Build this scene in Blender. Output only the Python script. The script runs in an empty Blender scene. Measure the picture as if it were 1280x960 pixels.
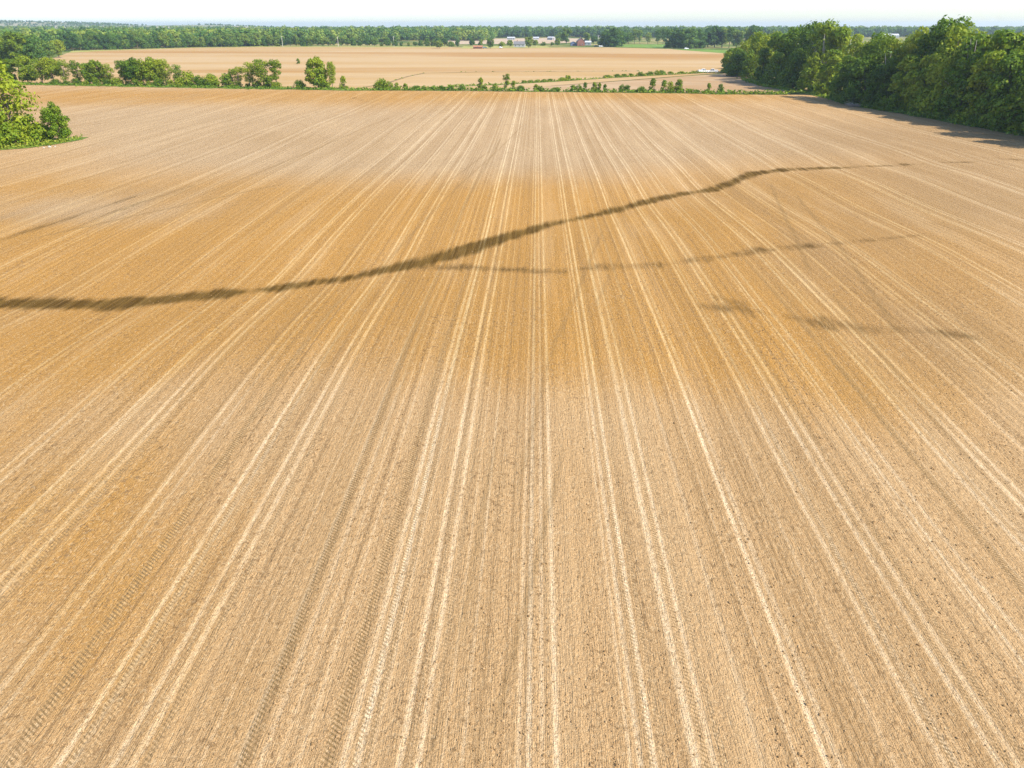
import bpy, math, random
import numpy as np
from mathutils import Vector

rng = np.random.default_rng(11)
random.seed(11)
sc = bpy.context.scene
COL = sc.collection

# ------------------------------------------------------------------ camera model
H = 21.0
FPX = 870.0
TH = math.atan2(449.0, FPX)
YAW = 0.0326
cT, sT, cY, sY = math.cos(TH), math.sin(TH), math.cos(YAW), math.sin(YAW)
FARZ = -.6


def ray(px, py):
    u = (px - 640.0) / FPX
    v = (480.0 - py) / FPX
    a, b, c = u, cT + v * sT, -sT + v * cT
    return np.array([a * cY - b * sY, a * sY + b * cY, c])


def smooth(a, b, x):
    t = np.clip((x - a) / (b - a), 0, 1)
    return t * t * (3 - 2 * t)


def seg_dist(X, Y, pts):
    d = np.full(np.shape(X), 1e9)
    for (x0, y0), (x1, y1) in zip(pts[:-1], pts[1:]):
        dx, dy = x1 - x0, y1 - y0
        t = np.clip(((X - x0) * dx + (Y - y0) * dy) / (dx * dx + dy * dy), 0, 1)
        d = np.minimum(d, np.hypot(X - x0 - t * dx, Y - y0 - t * dy))
    return d


def flat_pt(px, py, z):
    r = ray(px, py)
    t = (z - H) / r[2]
    return (r[0] * t, r[1] * t)


VALLEY = [flat_pt(x, y, -.4) for x, y in ((-60, 376), (150, 380), (300, 366), (450, 341), (600, 306),
                                          (720, 272), (860, 238), (960, 213), (1200, 203))]


def ground(X, Y):
    X = np.asarray(X, float)
    Y = np.asarray(Y, float)
    z = FARZ * smooth(60, 230, Y)
    z = z + .35 * np.exp(-((Y - 46) / 14) ** 2)
    z = z + 1.1 * np.exp(-((X - 34) / 26) ** 2 - ((Y - 70) / 19) ** 2)
    z = z - .35 * np.exp(-(seg_dist(X, Y, VALLEY) / 9.0) ** 2)
    f = smooth(20, 60, Y) * (1 - smooth(190, 240, Y))
    z = z + f * .13 * (np.sin(X * .06 + Y * .021 + 1) + np.sin(Y * .075 - X * .023))
    return z


def at(px, py):
    r = ray(px, py)
    z = 0.0
    for _ in range(40):
        t = (z - H) / r[2]
        z = .5 * z + .5 * float(ground(r[0] * t, r[1] * t))
    t = (z - H) / r[2]
    return Vector((r[0] * t, r[1] * t, z))


def top_height(p, py):
    """height of something at p whose top shows at picture row py"""
    r = ray(640, py)
    rel = -p.x * sY + p.y * cY
    fw = (cT + (480 - py) / FPX * sT)
    return H + r[2] * rel / fw - p.z


# ------------------------------------------------------------------ mesh helpers
def new_mesh(name, V, faces_n, loops, mats, midx=None, attrs=None, smooth_shade=False):
    me = bpy.data.meshes.new(name)
    V = np.asarray(V, np.float32)
    me.vertices.add(len(V))
    me.vertices.foreach_set('co', V.ravel())
    n = len(faces_n)
    loops = np.asarray(loops, np.int32)
    me.loops.add(len(loops))
    me.loops.foreach_set('vertex_index', loops)
    me.polygons.add(n)
    starts = np.concatenate([[0], np.cumsum(faces_n)[:-1]]).astype(np.int32)
    me.polygons.foreach_set('loop_start', starts)
    for m in mats:
        me.materials.append(m)
    if midx is not None:
        me.polygons.foreach_set('material_index', np.asarray(midx, np.int32))
    me.polygons.foreach_set('use_smooth', np.full(n, smooth_shade, bool))
    for k, a in (attrs or {}).items():
        at_ = me.attributes.new(k, 'FLOAT', 'POINT')
        at_.data.foreach_set('value', np.asarray(a, np.float32))
    me.update(calc_edges=True)
    me.validate()
    return me


def quads_mesh(name, V, Q, mats, **k):
    Q = np.asarray(Q, np.int32)
    return new_mesh(name, V, np.full(len(Q), 4), Q.ravel(), mats, **k)


class MB:
    """collects boxes, tubes and polygons and builds ONE mesh"""

    def __init__(self):
        self.V, self.F, self.M = [], [], []

    def add(self, V, F, m=0):
        o = len(self.V)
        self.V += [tuple(v) for v in V]
        self.F += [tuple(o + i for i in f) for f in F]
        self.M += [m] * len(F)

    def box(self, x0, x1, y0, y1, z0, z1, m=0):
        V = [(x0, y0, z0), (x1, y0, z0), (x1, y1, z0), (x0, y1, z0), (x0, y0, z1), (x1, y0, z1), (x1, y1, z1), (x0, y1, z1)]
        self.add(V, [(0, 3, 2, 1), (4, 5, 6, 7), (0, 1, 5, 4), (1, 2, 6, 5), (2, 3, 7, 6), (3, 0, 4, 7)], m)

    def tube(self, pts, rad, n=7, m=0, cap=True):
        pts = [Vector(p) for p in pts]
        V, F = [], []
        for i, p in enumerate(pts):
            d = (pts[min(i + 1, len(pts) - 1)] - pts[max(i - 1, 0)]).normalized()
            a = d.orthogonal().normalized()
            b = d.cross(a)
            for k in range(n):
                t = 2 * math.pi * k / n
                V.append(p + (a * math.cos(t) + b * math.sin(t)) * rad[i])
        for i in range(len(pts) - 1):
            for k in range(n):
                F.append((i * n + k, i * n + (k + 1) % n, (i + 1) * n + (k + 1) % n, (i + 1) * n + k))
        if cap:
            F.append(tuple(range(n - 1, -1, -1)))
            F.append(tuple((len(pts) - 1) * n + k for k in range(n)))
        self.add(V, F, m)

    def prism(self, prof, y0, y1, m=0):
        """profile in x-z, extruded along y"""
        n = len(prof)
        V = [(x, y0, z) for x, z in prof] + [(x, y1, z) for x, z in prof]
        F = [tuple(range(n)), tuple(range(2 * n - 1, n - 1, -1))]
        F += [((i + 1) % n, i, n + i, n + (i + 1) % n) for i in range(n)]
        self.add(V, F, m)

    def mesh(self, name, mats, smooth_shade=False):
        fn = [len(f) for f in self.F]
        return new_mesh(name, self.V, fn, [i for f in self.F for i in f], mats, self.M, smooth_shade=smooth_shade)

    def build(self, name, mats, parent=None, smooth_shade=False):
        if not isinstance(mats, (list, tuple)):
            mats = [mats]
        return link(name, self.mesh(name, mats, smooth_shade), parent)


def link(name, data, parent=None):
    o = bpy.data.objects.new(name, data)
    COL.objects.link(o)
    o.parent = parent
    return o


def tag(o, label=None, cat=None, group=None, kind=None):
    if label: o['label'] = label
    if cat: o['category'] = cat
    if group: o['group'] = group
    if kind: o['kind'] = kind
    return o


# ------------------------------------------------------------------ materials
class NT:
    def __init__(self, name):
        self.m = bpy.data.materials.new(name)
        self.m.use_nodes = True
        self.t = self.m.node_tree
        self.t.nodes.clear()
        self.out = self.n('ShaderNodeOutputMaterial')

    def n(self, t, **k):
        nd = self.t.nodes.new(t)
        for a, b in k.items():
            setattr(nd, a, b)
        return nd

    def l(self, a, b):
        self.t.links.new(a, b)

    def put(self, sock, v):
        if isinstance(v, bpy.types.NodeSocket):
            self.l(v, sock)
        else:
            sock.default_value = v

    def math(self, op, a, b=0.0, c=0.0, clamp=False):
        nd = self.n('ShaderNodeMath', operation=op, use_clamp=clamp)
        self.put(nd.inputs[0], a)
        self.put(nd.inputs[1], b)
        self.put(nd.inputs[2], c)
        return nd.outputs[0]

    def sm(self, v, a, b, c=0.0, d=1.0):
        nd = self.n('ShaderNodeMapRange', interpolation_type='SMOOTHSTEP')
        self.put(nd.inputs[0], v)
        for i, x in enumerate((a, b, c, d)):
            nd.inputs[1 + i].default_value = x
        return nd.outputs[0]

    def mix(self, f, a, b, mode='MIX'):
        nd = self.n('ShaderNodeMix', data_type='RGBA', blend_type=mode)
        self.put(nd.inputs[0], f)
        self.put(nd.inputs[6], a if isinstance(a, bpy.types.NodeSocket) else (*a, 1))
        self.put(nd.inputs[7], b if isinstance(b, bpy.types.NodeSocket) else (*b, 1))
        return nd.outputs[2]

    def noise(self, vec, scale, detail=3, rough=.55, dist=0.0):
        nd = self.n('ShaderNodeTexNoise')
        self.put(nd.inputs['Vector'], vec)
        nd.inputs['Scale'].default_value = scale
        nd.inputs['Detail'].default_value = detail
        nd.inputs['Roughness'].default_value = rough
        nd.inputs['Distortion'].default_value = dist
        return nd.outputs['Fac']

    def mapv(self, vec, s, loc=(0, 0, 0)):
        nd = self.n('ShaderNodeMapping')
        self.put(nd.inputs[0], vec)
        nd.inputs['Scale'].default_value = s
        nd.inputs['Location'].default_value = loc
        return nd.outputs[0]

    def attr(self, name):
        return self.n('ShaderNodeAttribute', attribute_name=name).outputs['Fac']

    def coord(self):
        return self.n('ShaderNodeTexCoord').outputs['Object']

    def pos(self):
        return self.n('ShaderNodeNewGeometry').outputs['Position']

    def bsdf(self, col, rough=.8, spec=.3, normal=None, metal=0.0):
        b = self.n('ShaderNodeBsdfPrincipled')
        self.put(b.inputs['Base Color'], col if isinstance(col, bpy.types.NodeSocket) else (*col, 1))
        self.put(b.inputs['Roughness'], rough)
        b.inputs['Specular IOR Level'].default_value = spec
        b.inputs['Metallic'].default_value = metal
        if normal: self.l(normal, b.inputs['Normal'])
        self.l(b.outputs[0], self.out.inputs[0])
        return b

    def bump(self, h, strength=.5, dist=.05):
        nd = self.n('ShaderNodeBump')
        nd.inputs['Strength'].default_value = strength
        nd.inputs['Distance'].default_value = dist
        self.l(h, nd.inputs['Height'])
        return nd.outputs[0]


def mat_plain(name, col, rough=.7, var=.12, scale=3.0, spec=.3, metal=0.0):
    k = NT(name)
    n = k.noise(k.coord(), scale, 4)
    f = k.sm(n, .3, .7)
    c = k.mix(f, tuple(x * (1 - var) for x in col), tuple(min(1, x * (1 + var)) for x in col))
    k.bsdf(c, rough, spec, metal=metal)
    return k.m


def mat_leaf(name, dark, mid, light, transl=.32):
    k = NT(name)
    t = k.attr('tint')
    r = k.n('ShaderNodeObjectInfo').outputs['Random']
    n = k.noise(k.pos(), .35, 2)
    v = k.math('ADD', k.math('MULTIPLY', t, .52), k.math('MULTIPLY', r, .42))
    v = k.math('ADD', v, k.math('MULTIPLY', k.math('SUBTRACT', n, .5), .35))
    nb = k.noise(k.mapv(k.pos(), (1, .5, .3)), .016, 3)
    v = k.math('ADD', v, k.math('MULTIPLY', k.math('SUBTRACT', nb, .5), .75))
    cr = k.n('ShaderNodeValToRGB')
    k.l(v, cr.inputs[0])
    e = cr.color_ramp.elements
    e[0].position, e[0].color = .08, (*dark, 1)
    e[1].position, e[1].color = .85, (*light, 1)
    m = e.new(.45)
    m.color = (*mid, 1)
    d = k.n('ShaderNodeBsdfPrincipled')
    k.l(cr.outputs[0], d.inputs['Base Color'])
    d.inputs['Roughness'].default_value = .55
    d.inputs['Specular IOR Level'].default_value = .10
    tr = k.n('ShaderNodeBsdfTranslucent')
    tc = k.mix(1.0, cr.outputs[0], (1.25, 1.25, .55), 'MULTIPLY')
    k.l(tc, tr.inputs[0])
    mx = k.n('ShaderNodeMixShader')
    mx.inputs[0].default_value = transl
    k.l(d.outputs[0], mx.inputs[1])
    k.l(tr.outputs[0], mx.inputs[2])
    k.l(mx.outputs[0], k.out.inputs[0])
    return k.m


def mat_bark():
    k = NT('bark')
    n = k.noise(k.mapv(k.coord(), (3, 3, .6)), 3, 4)
    c = k.mix(k.sm(n, .3, .7), (.07, .052, .038), (.2, .165, .125))
    k.bsdf(c, .9, .2, k.bump(n, .6, .05))
    return k.m


BARK = mat_bark()
LEAF = mat_leaf('broad_leaf', (.038, .088, .008), (.125, .210, .016), (.310, .350, .024))
LEAFY = mat_leaf('young_leaf', (.070, .130, .010), (.175, .245, .018), (.340, .360, .028))
LEAFD = mat_leaf('deep_leaf', (.034, .082, .008), (.130, .210, .016), (.320, .360, .024))
LEAFF = mat_leaf('distant_leaf', (.038, .092, .020), (.105, .200, .034), (.270, .320, .050))
GRASSB = mat_leaf('grass_blade', (.07, .14, .012), (.14, .23, .02), (.30, .31, .04), .25)


def mat_near_field(stripes_diag):
    k = NT('tilled_soil')
    P = k.pos()
    ochre, grey = k.attr('ochre'), k.attr('grey')
    L, D, TR, wet, wet2 = k.attr('track'), k.attr('darkrow'), k.attr('tread'), k.attr('wet'), k.attr('wetside')
    # large soil variation drawn out along the rows
    n_big = k.noise(k.mapv(P, (.05, .016, 1)), 1.0, 4)
    n_mid = k.noise(k.mapv(P, (.5, .05, 1)), 1.0, 4)
    oc = k.math('ADD', ochre, k.math('MULTIPLY', k.math('SUBTRACT', n_big, .5), .6))
    oc = k.math('ADD', oc, k.math('MULTIPLY', k.math('SUBTRACT', n_mid, .5), .5))
    oc = k.sm(oc, .10, .72)
    base = k.mix(oc, (.428, .268, .124), (.392, .196, .040))
    gm = k.math('ADD', grey, k.math('MULTIPLY', k.math('SUBTRACT', n_mid, .5), .7))
    base = k.mix(k.math('MULTIPLY', k.sm(gm, .15, 1.0), .9), base, (.395, .277, .158))
    base = k.mix(k.math('MULTIPLY', k.sm(k.math('ADD', k.attr('brown'), k.math('MULTIPLY', k.math('SUBTRACT', n_mid, .5), .6)), .1, 1.0), .8), base, (.285, .180, .085))  # brown: soil smudges, plus vignette and haze darkening painted in at right
    # fine row grain: long streaks
    st1 = k.noise(k.mapv(P, (8.5, .13, 1)), 1.0, 3)
    st2 = k.noise(k.mapv(P, (21.0, 1.1, 1)), 1.0, 2)
    sv = k.math('ADD', k.math('MULTIPLY', k.math('SUBTRACT', st1, .5), .95), k.math('MULTIPLY', k.math('SUBTRACT', st2, .5), .75))
    dk = k.sm(sv, .02, .42)
    lt = k.sm(sv, -.02, -.42)
    base = k.mix(k.math('MULTIPLY', dk, .13), base, (.20, .115, .042))
    base = k.mix(k.math('MULTIPLY', lt, .11), base, (.54, .40, .215))
    # dark rows
    yb = k.noise(k.mapv(P, (1.6, .10, 1)), 1.0, 3)
    dd = k.math('MULTIPLY', D, k.sm(yb, .25, .60, .15, 1.0))
    base = k.mix(k.math('MULTIPLY', dd, .78, clamp=True), base, (.185, .105, .040))
    rowres = k.sm(k.noise(k.mapv(P, (3.1, .012, 1), (9, 1, 0)), 1.0, 2), .50, .68)
    rr_ = k.math('MULTIPLY', rowres, k.sm(k.noise(k.mapv(P, (1, .6, 1), (4, 4, 0)), 11.0, 3, .6), .46, .60))
    base = k.mix(k.math('MULTIPLY', rr_, .55), base, (.16, .090, .036))
    # pale compacted wheel marks
    yl = k.noise(k.mapv(P, (2.2, .30, 1), (7, 3, 0)), 1.0, 4)
    yl2 = k.noise(P, 7.0, 3)
    Lw = k.math('MULTIPLY', L, k.math('ADD', .48, k.math('MULTIPLY', k.noise(k.mapv(P, (1.1, .055, 1), (4, 7, 0)), 1.0, 3), .6)))
    ll = k.math('MULTIPLY', Lw, k.math('MULTIPLY', k.sm(yl, .22, .58, .35, 1.0), k.sm(yl2, .32, .60, .30, 1.0)))
    base = k.mix(k.math('MULTIPLY', ll, 1.0, clamp=True), base, k.mix(oc, (.88, .71, .46), (.82, .60, .29)))
    # clods, residue
    c1 = k.noise(k.mapv(P, (1, .75, 1)), 6.5, 5, .62)
    c2 = k.noise(P, 19.0, 3, .6)
    sp = k.noise(k.mapv(P, (1, .8, 1), (3, 9, 0)), 3.6, 4, .7)
    patch = k.sm(k.noise(k.mapv(P, (.35, .10, 1), (1, 5, 0)), 1.0, 3), .32, .62)
    spm = k.math('MULTIPLY', k.sm(sp, .54, .64), patch)
    spm = k.math('MULTIPLY', spm, k.math('SUBTRACT', 1.0, k.math('MULTIPLY', ll, .8, clamp=True)))
    base = k.mix(k.math('MULTIPLY', spm, .72), base, (.13, .072, .030))
    base = k.mix(k.math('MULTIPLY', k.sm(c2, .49, .64), .62), base, (.175, .10, .042))
    base = k.mix(k.math('MULTIPLY', k.sm(c1, .50, .30), .42), base, (.60, .44, .245))
    c3 = k.noise(P, 34.0, 2, .6)
    base = k.mix(k.math('MULTIPLY', k.sm(c3, .50, .68), .55), base, (.19, .11, .045))
    base = k.mix(k.math('MULTIPLY', k.sm(c3, .48, .30), .40), base, (.60, .45, .26))
    broad = k.noise(k.mapv(P, (.33, .020, 1), (2, 2, 0)), 1.0, 3)
    base = k.mix(k.math('MULTIPLY', k.sm(broad, .48, .66), .16), base, (.25, .15, .06))
    base = k.mix(k.math('MULTIPLY', k.sm(broad, .50, .32), .14), base, (.56, .40, .22))
    # crossing sprayer wheel marks
    sepx = k.n('ShaderNodeSeparateXYZ')
    k.l(P, sepx.inputs[0])
    for a, b, c, w, st, y0, y1 in stripes_diag:
        dist = k.math('ADD', k.math('ADD', k.math('MULTIPLY', sepx.outputs[0], a), k.math('MULTIPLY', sepx.outputs[1], b)), c)
        dist = k.math('ADD', dist, k.math('MULTIPLY', k.math('SUBTRACT', n_mid, .5), w * 1.2))
        mk = k.sm(k.math('ABSOLUTE', dist), w, w * .35)
        mk = k.math('MULTIPLY', mk, k.math('MULTIPLY', k.sm(sepx.outputs[1], y0, y0 + 4), k.sm(sepx.outputs[1], y1 + 6, y1)))
        mk = k.math('MULTIPLY', mk, k.sm(yl, .25, .55, .4, 1.0))
        base = k.mix(k.math('MULTIPLY', mk, st * .75), base, (.20, .125, .052))
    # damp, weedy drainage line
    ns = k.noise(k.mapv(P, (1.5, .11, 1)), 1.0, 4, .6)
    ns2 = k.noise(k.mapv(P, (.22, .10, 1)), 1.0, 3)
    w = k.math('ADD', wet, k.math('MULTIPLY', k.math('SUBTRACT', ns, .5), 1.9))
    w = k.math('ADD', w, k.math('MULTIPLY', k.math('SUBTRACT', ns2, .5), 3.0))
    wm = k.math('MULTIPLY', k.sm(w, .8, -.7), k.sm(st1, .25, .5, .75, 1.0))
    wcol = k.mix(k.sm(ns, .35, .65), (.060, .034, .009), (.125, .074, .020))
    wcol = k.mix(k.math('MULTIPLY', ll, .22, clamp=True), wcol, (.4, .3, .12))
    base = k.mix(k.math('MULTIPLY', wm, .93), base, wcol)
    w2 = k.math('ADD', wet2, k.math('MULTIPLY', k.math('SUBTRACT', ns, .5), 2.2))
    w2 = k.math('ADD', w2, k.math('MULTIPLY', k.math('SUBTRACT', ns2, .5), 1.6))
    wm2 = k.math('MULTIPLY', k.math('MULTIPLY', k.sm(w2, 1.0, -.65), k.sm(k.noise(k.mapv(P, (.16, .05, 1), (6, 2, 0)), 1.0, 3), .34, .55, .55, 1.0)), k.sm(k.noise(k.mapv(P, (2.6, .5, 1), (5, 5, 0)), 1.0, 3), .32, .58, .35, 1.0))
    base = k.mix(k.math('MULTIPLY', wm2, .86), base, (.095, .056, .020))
    # tyre lugs: slanted bars inside wheel marks
    ts = k.attr('lugside')
    ph = k.math('ADD', k.math('ADD', k.math('MULTIPLY', sepx.outputs[1], 36.0), k.math('MULTIPLY', n_mid, 3.0)), k.math('MULTIPLY', ts, 22.0))
    bars = k.math('SINE', ph)
    bm = k.math('MULTIPLY', k.sm(bars, -.2, .7), TR)
    bm = k.math('MULTIPLY', bm, k.math('MULTIPLY', k.sm(yl2, .2, .5), k.sm(yl, .25, .50, .15, 1.0)))
    base = k.mix(k.math('MULTIPLY', bm, .85), base, (.22, .14, .06))
    # relief
    hgt = k.math('ADD', k.math('MULTIPLY', c1, 1.0), k.math('MULTIPLY', c2, .45))
    hgt = k.math('ADD', hgt, k.math('MULTIPLY', st2, .6))
    hgt = k.math('SUBTRACT', hgt, k.math('MULTIPLY', bm, .12))
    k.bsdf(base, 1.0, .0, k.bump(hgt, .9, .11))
    return k.m


def mat_far_field(name, a, b, c, sx=.004, sy=.03):
    k = NT(name)
    P = k.pos()
    n = k.noise(k.mapv(P, (sx, sy, 1)), 1.0, 5, .6)
    n2 = k.noise(k.mapv(P, (.002, .011, 1), (4, 8, 0)), 1.0, 3)
    n3 = k.noise(k.mapv(P, (.05, .4, 1)), 1.0, 3)
    col = k.mix(k.sm(n, .38, .62), a, b)
    col = k.mix(k.math('MULTIPLY', k.sm(n2, .52, .66), .8), col, c)
    col = k.mix(k.math('MULTIPLY', k.sm(n3, .5, .7), .25), col, tuple(x * .6 for x in a))
    k.bsdf(col, 1.0, .0)
    return k.m


def mat_ground():
    k = NT('rough_grassland')
    P = k.pos()
    n = k.noise(P, .012, 5)
    n2 = k.noise(P, .4, 4)
    col = k.mix(k.sm(n, .4, .62), (.085, .125, .03), (.30, .25, .10))
    col = k.mix(k.math('MULTIPLY', k.sm(n2, .45, .7), .5), col, (.05, .07, .02))
    k.bsdf(col, 1.0, .0, k.bump(n2, .5, .2))
    return k.m


def mat_grass_ground(name, a, b):
    k = NT(name)
    P = k.pos()
    n = k.noise(P, .9, 5)
    n2 = k.noise(P, .08, 3)
    v = k.math('ADD', k.math('MULTIPLY', n, .6), k.math('MULTIPLY', n2, .5))
    k.bsdf(k.mix(k.sm(v, .42, .68), a, b), .95, .1, k.bump(n, .6, .15))
    return k.m


# ------------------------------------------------------------------ setting: base ground
def grid_mesh(name, xs, ys, zf, mats, **k):
    X, Y = np.meshgrid(xs, ys)
    Z = zf(X, Y)
    V = np.stack([X, Y, Z], -1).reshape(-1, 3)
    nx, ny = len(xs), len(ys)
    i = (np.arange(ny - 1)[:, None] * nx + np.arange(nx - 1)[None, :]).ravel()
    Q = np.stack([i, i + 1, i + nx + 1, i + nx], -1)
    return quads_mesh(name, V, Q, mats, **k)


xs = np.unique(np.concatenate([np.linspace(-7000, -400, 34), np.arange(-400, 241, 8), np.linspace(240, 7000, 34)]))
ys = np.unique(np.concatenate([np.linspace(-600, -24, 10), np.arange(-24, 321, 8), np.linspace(320, 9000, 44)]))
g = link('ground', grid_mesh('ground', xs, ys, lambda X, Y: ground(X, Y) - .16, [mat_ground()]))
tag(g, kind='structure')

# ------------------------------------------------------------------ setting: the near field
R = H  # lateral ratios below were measured against the drone's height
light = []   # (X, half width, strength, lug mask, lug sign)
dark = []
rs = np.random.RandomState(5)
centres = [-.655, -.22, .2295, .69, 1.115, 1.50]
c = 1.50
while c < 9: c += .447; centres.append(c)
c = -.655
while c > -17: c -= .447; centres.append(c)
for c in centres:
    near = abs(c) < 1.3
    for j, o in enumerate((-.0575, -.0365, .0275, .0565)):
        s = (.62, .95, .70, .62)[j]
        if c < -.5: s = (.75, .45, .62, .5)[j]
        if .6 < c < 1.2: s = (.6, .45, .68, .55)[j]
        if not near: s *= rs.uniform(.3, .85)
        x = (c + o + rs.normal(0, .0015)) * R
        light.append((x, rs.uniform(.10, .155), s, 0, 1))
        if near: light.append((x + .32, .10, .10, rs.uniform(.45, 1.0), 1))
    dark.append((c * R + rs.uniform(-.3, .3), .35, .25))
for c, s in ((.457, .85), (.475, .4), (-.013, .35), (.003, .6), (.024, .45), (.046, .7), (.872, .65), (.858, .35), (.905, .5),
             (-.44, .45), (-.405, .35), (-.89, .55), (-.86, .4), (-1.33, .5), (-1.30, .6), (1.29, .4), (.36, .3), (.56, .3)):
    light.append((c * R, rs.uniform(.07, .12), s, 0, 1))
for x in np.arange(-330, 140, .762):
    if rs.rand() < .55: dark.append((x + rs.normal(0, .06), rs.uniform(.035, .07), rs.uniform(.25, .85)))
    if rs.rand() < .45: light.append((x + .38 + rs.normal(0, .06), rs.uniform(.03, .06), rs.uniform(.10, .48), 0, 1))
for x in np.arange(-330, 140, 4.7):
    if rs.rand() < .45:
        xx = x + rs.normal(0, 1)
        for q in range(rs.randint(2, 5)):
            dark.append((xx + q * .38, .06, rs.uniform(.3, .75)))
for c, s in ((-.002, .95), (-.022, .6), (-.425, .8), (-.305, .8), (1.305, 1), (1.322, .9), (1.34, 1), (1.365, .8), (1.39, .7), (1.415, .6), (.52, .9), (.535, .7), (.405, .6), (.80, .6)):
    dark.append((c * R, .07, s))
for c in (-.43, -.305, .985, -.79): light.append((c * R, .19, .06, 1.2, 1))


def cols():
    a = [0.0]
    while a[-1] < 142:
        x = a[-1]
        a.append(x + (.062 if x < 24 else .12 if x < 60 else .2))
    b = [0.0]
    while b[-1] > -332:
        x = -b[-1]
        b.append(b[-1] - (.062 if x < 24 else .12 if x < 60 else .2 if x < 140 else .32))
    return np.array(sorted(set(a + b)))


CX = cols()
W = np.gradient(CX)
Lp, Dp, Tp, Sp = (np.zeros(len(CX)) for _ in range(4))


def addp(arr, x, hw, s):
    w = np.maximum(hw, W * .75)
    p = np.exp(-((CX - x) / w) ** 4) * s * hw / w
    np.maximum(arr, p, out=arr)


for x, hw, s, lug, sg in light:
    addp(Lp, x, hw, s)
    if lug:
        p = np.exp(-((CX - x) / (hw * 1.25)) ** 4) * lug
        Sp = np.where(p > Tp, (CX - x) * sg, Sp)
        Tp = np.maximum(Tp, p)
for x, hw, s in dark: addp(Dp, x, hw, s)
Dp *= (1 - np.clip(Lp * 1.3, 0, 1))

pys = np.concatenate([np.arange(1010, 300, -4.0), np.arange(300, 108, -2.5)])
rows = np.array([flat_pt(640, p, FARZ * float(smooth(60, 230, 12.0 * 21 / max(1, (p - 28) / 8.0))))[1] for p in pys])
rows = np.maximum.accumulate(rows)
rows = np.unique(rows)
YB0 = rows[-1]
edge_pts = sorted(((at(x, y).x, at(x, y).y) for x, y in ((-150, 100.5), (0, 104), (150, 107.5), (300, 110.5), (480, 112.5), (640, 114), (800, 116), (960, 118.5), (1020, 118.5))))
EX, EY = zip(*edge_pts)


def back(x): return np.interp(x, EX, EY)


X, Yr = np.meshgrid(CX, rows)
Bk = back(X)
Y = np.where(Yr < 170, Yr, 170 + (Yr - 170) * (Bk - 170) / (YB0 - 170))
Z = ground(X, Y)
nr = np.random.RandomState(3)
amp = .004 * (1 - smooth(45, 110, Y))
rowprof = .007 * np.sin(CX * 2 * np.pi / .762) - .010 * np.clip(Lp, 0, 1) + .0012 * nr.normal(size=len(CX))
Z = Z + (rowprof[None, :] * (1 - smooth(60, 140, Y))) + nr.normal(size=Z.shape) * amp * (1 - .6 * np.clip(Lp, 0, 1))[None, :]

# soil map: places along the field with more ochre or more grey soil; brown also paints in darkening at right
def proj(Xv, Yv, Zv):
    rx = Xv * cY + Yv * sY
    ry = -Xv * sY + Yv * cY
    rz = Zv - H
    dep = ry * cT - rz * sT
    up = ry * sT + rz * cT
    return 640 + FPX * rx / dep, 480 - FPX * up / dep


PX, PY = proj(X, Y, ground(X, Y))
soil = [  # (x, y, spread x, spread y, amount) of ochre soil; centres traced on the ground
    (330, 330, 330, 95, 1.0), (90, 310, 230, 70, .7), (60, 420, 300, 70, .8), (560, 270, 170, 60, .7), (420, 290, 200, 50, .5),
    (300, 121, 330, 10, .9), (480, 126, 90, 12, .6), (130, 124, 120, 9, .5), (880, 121, 160, 9, .7), (760, 390, 200, 90, .65), (880, 320, 230, 90, .75),
    (1060, 330, 190, 110, .8), (1180, 430, 160, 110, .55), (700, 300, 120, 60, .5), (1000, 250, 160, 30, .45), (60, 620, 190, 130, .5), (130, 800, 190, 170, .4),
    (40, 240, 90, 24, .7), (620, 420, 260, 70, .35), (1010, 440, 160, 60, .5), (640, 118, 200, 5, .5), (1030, 480, 90, 60, .3),
]
greys = [(480, 180, 330, 48, 1.0), (760, 172, 260, 42, .8), (250, 170, 200, 40, .6), (1060, 175, 160, 30, .5), (110, 262, 190, 26, .8), (150, 150, 120, 24, .5), (640, 560, 260, 120, .25), (700, 900, 400, 160, .2)]
browns = [(1200, 240, 200, 70, .85), (1180, 420, 150, 90, .75), (1000, 330, 130, 60, .45), (1130, 170, 190, 28, .7), (900, 240, 120, 30, .35), (960, 560, 130, 90, .35), (200, 240, 120, 12, .55), (60, 272, 120, 12, .5), (340, 172, 90, 12, .5), (230, 119, 60, 2.5, .5), (860, 140, 160, 8, .3),  # right-hand blobs paint vignette-like darkening into the soil colour; left ones are smudges
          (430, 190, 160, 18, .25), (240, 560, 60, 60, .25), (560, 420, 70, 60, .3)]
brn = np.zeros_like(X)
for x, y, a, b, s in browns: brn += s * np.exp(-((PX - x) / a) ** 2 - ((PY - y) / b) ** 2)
och = np.zeros_like(X)
gry = np.zeros_like(X)
for x, y, a, b, s in soil: och += s * np.exp(-((PX - x) / a) ** 2 - ((PY - y) / b) ** 2)
for x, y, a, b, s in greys: gry += s * np.exp(-((PX - x) / a) ** 2 - ((PY - y) / b) ** 2)
och = 1 - np.exp(-1.1 * och)

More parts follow.
